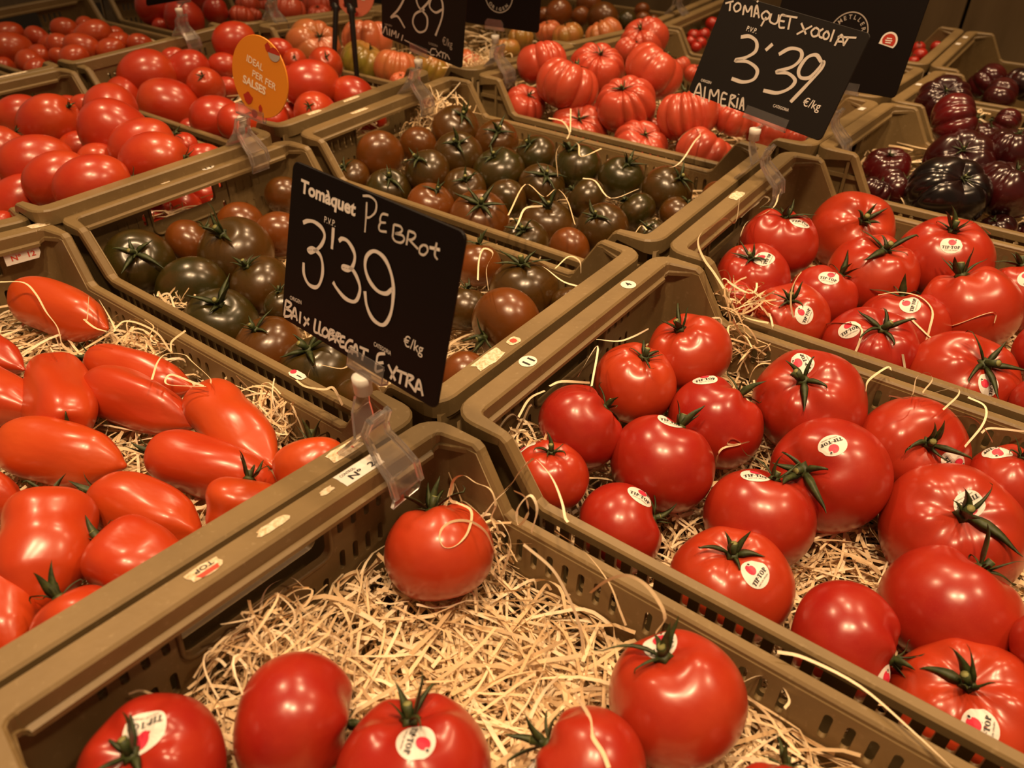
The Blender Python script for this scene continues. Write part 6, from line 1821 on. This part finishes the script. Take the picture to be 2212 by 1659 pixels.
# round orange sign
S = SIGNS['F']
o, u, v = Vector(S['o']), Vector(S['u']).normalized(), Vector(S['v'])
v = (v - u * v.dot(u)).normalized(); n = u.cross(v)
X = Vector(CLIPS['F'])
root = empty('round_sign', X, 'round orange sign reading Ideal per fer salses on a clear clip', 'sign')
c = EXTRA['F_c']; rad = .0455
disc = [(c[0] + rad * math.cos(2 * PI * k / 48), c[1] + rad * math.sin(2 * PI * k / 48)) for k in range(48)]
bo = obj('board', local(board_mesh('board', disc, o, u, v, n, .0016, [M_ORANGE]), root), root)
for it, b_ in zip(EXTRA['F_text'], (.012, .012, .035)):
    mbp = MB()
    text_on(mbp, it, o, u, v, n, .0004, 0, b_)
    obj('printed_text', local(mbp.mesh('printed_text', [M_CREAM]), root), bo)
mbp = MB()
sp = EXTRA['F_spl']
def blob(c_, rx, ry, mi, seg=18, a0=0.0, a1=2 * PI, wob=.0):
    pts = [(c_[0] + rx * math.cos(a) * (1 + wob * math.sin(5 * a)), c_[1] + ry * math.sin(a) * (1 + wob * math.cos(4 * a))) for a in np.linspace(a0, a1, seg, endpoint=a1 - a0 < 6)]
    mbp.add(uvw(pts, o, u, v, n, .0005 + .0001 * mi), [tuple(range(len(pts)))], mi)
blob(sp[0], .0042, .0046, 0, wob=.12)
blob((sp[2][0], sp[2][1] + .003), .0092, .0068, 0, a0=0, a1=PI, wob=.05)
blob((sp[2][0], sp[2][1] + .003), .0092, .0080, 1, a0=PI, a1=2 * PI)
blob(sp[3], .0075, .0065, 0, wob=.15)
blob(sp[4], .0052, .0050, 0)
blob(sp[5], .0030, .0046, 0, wob=.1)
obj('printed_picture', local(mbp.mesh('printed_picture', [M_DARKRED, M_GREY]), root), bo)
clip_parts(root, X, EXTRA['swivel']['F'], EXTRA['holders']['F'], o, u, v, n, hw=.046)

# round salmon sign on a black stake, and the bare black stake beside it
S = SIGNS['G']
o, u, v = Vector(S['o']), Vector(S['u']).normalized(), Vector(S['v'])
v = (v - u * v.dot(u)).normalized(); n = u.cross(v)
stk = EXTRA['stakes']
for q, (lab, nm) in enumerate((('thin black stake behind the salmon round sign, left of the two', 'sign_stake'), ('round salmon sign held by a black stake at the top edge', 'staked_sign'))):
    top_, bot = Vector(stk[q][0]), Vector(stk[q][1])
    root = empty(nm, bot, lab, 'stake' if q == 0 else 'sign')
    mbs = MB()
    d = (top_ - bot)
    mbs.tube([bot, bot + d * .62, bot + d * .63, bot + d * .74, bot + d * .75], [.0040, .0050, .0078, .0078, .0055], 8)
    obj('stake', local(mbs.mesh('stake', [M_BLACKP], True), root), root)
    mbs = MB()
    p = bot + d * .70
    mbs.box(p.x - .010, p.x + .010, p.y - .006, p.y + .006, p.z - .004, p.z + .016)
    obj('clamp', local(mbs.mesh('clamp', [M_BLACKP]), root), root)
    if q == 1:
        c = (S['w'] / 2, S['h'] / 2)
        disc = [(c[0] + S['w'] / 2 * math.cos(2 * PI * k / 40), c[1] + S['w'] / 2 * math.sin(2 * PI * k / 40)) for k in range(40)]
        bo = obj('board', local(board_mesh('board', disc, o, u, v, n, .0016, [M_SALMON]), root), root)
        mbp = MB()
        sp0 = (c[0] - .012, .016)
        for (a, b, rx, ry) in ((-.016, .016, .006, .003), (-.006, .013, .003, .006), (.004, .006, .005, .004)):
            pts = [(c[0] + a + rx * math.cos(t), b + ry * math.sin(t)) for t in np.linspace(0, 2 * PI, 14, endpoint=False)]
            mbp.add(uvw(pts, o, u, v, n, .0005), [tuple(range(14))], 0)
        text_on(mbp, ('ES', c[0] + .004, .030, .018, -.002, .009), o, u, v, n, .0005, 1)
        obj('printed_picture', local(mbp.mesh('printed_picture', [M_DARKRED, M_CREAM]), root), bo)

for mm in bpy.data.meshes:
    if mm.name.split('.')[0] in ('board', 'clip_jaw', 'sign_holder', 'sepal', 'calyx', 'stem'):
        tri_fix(mm)
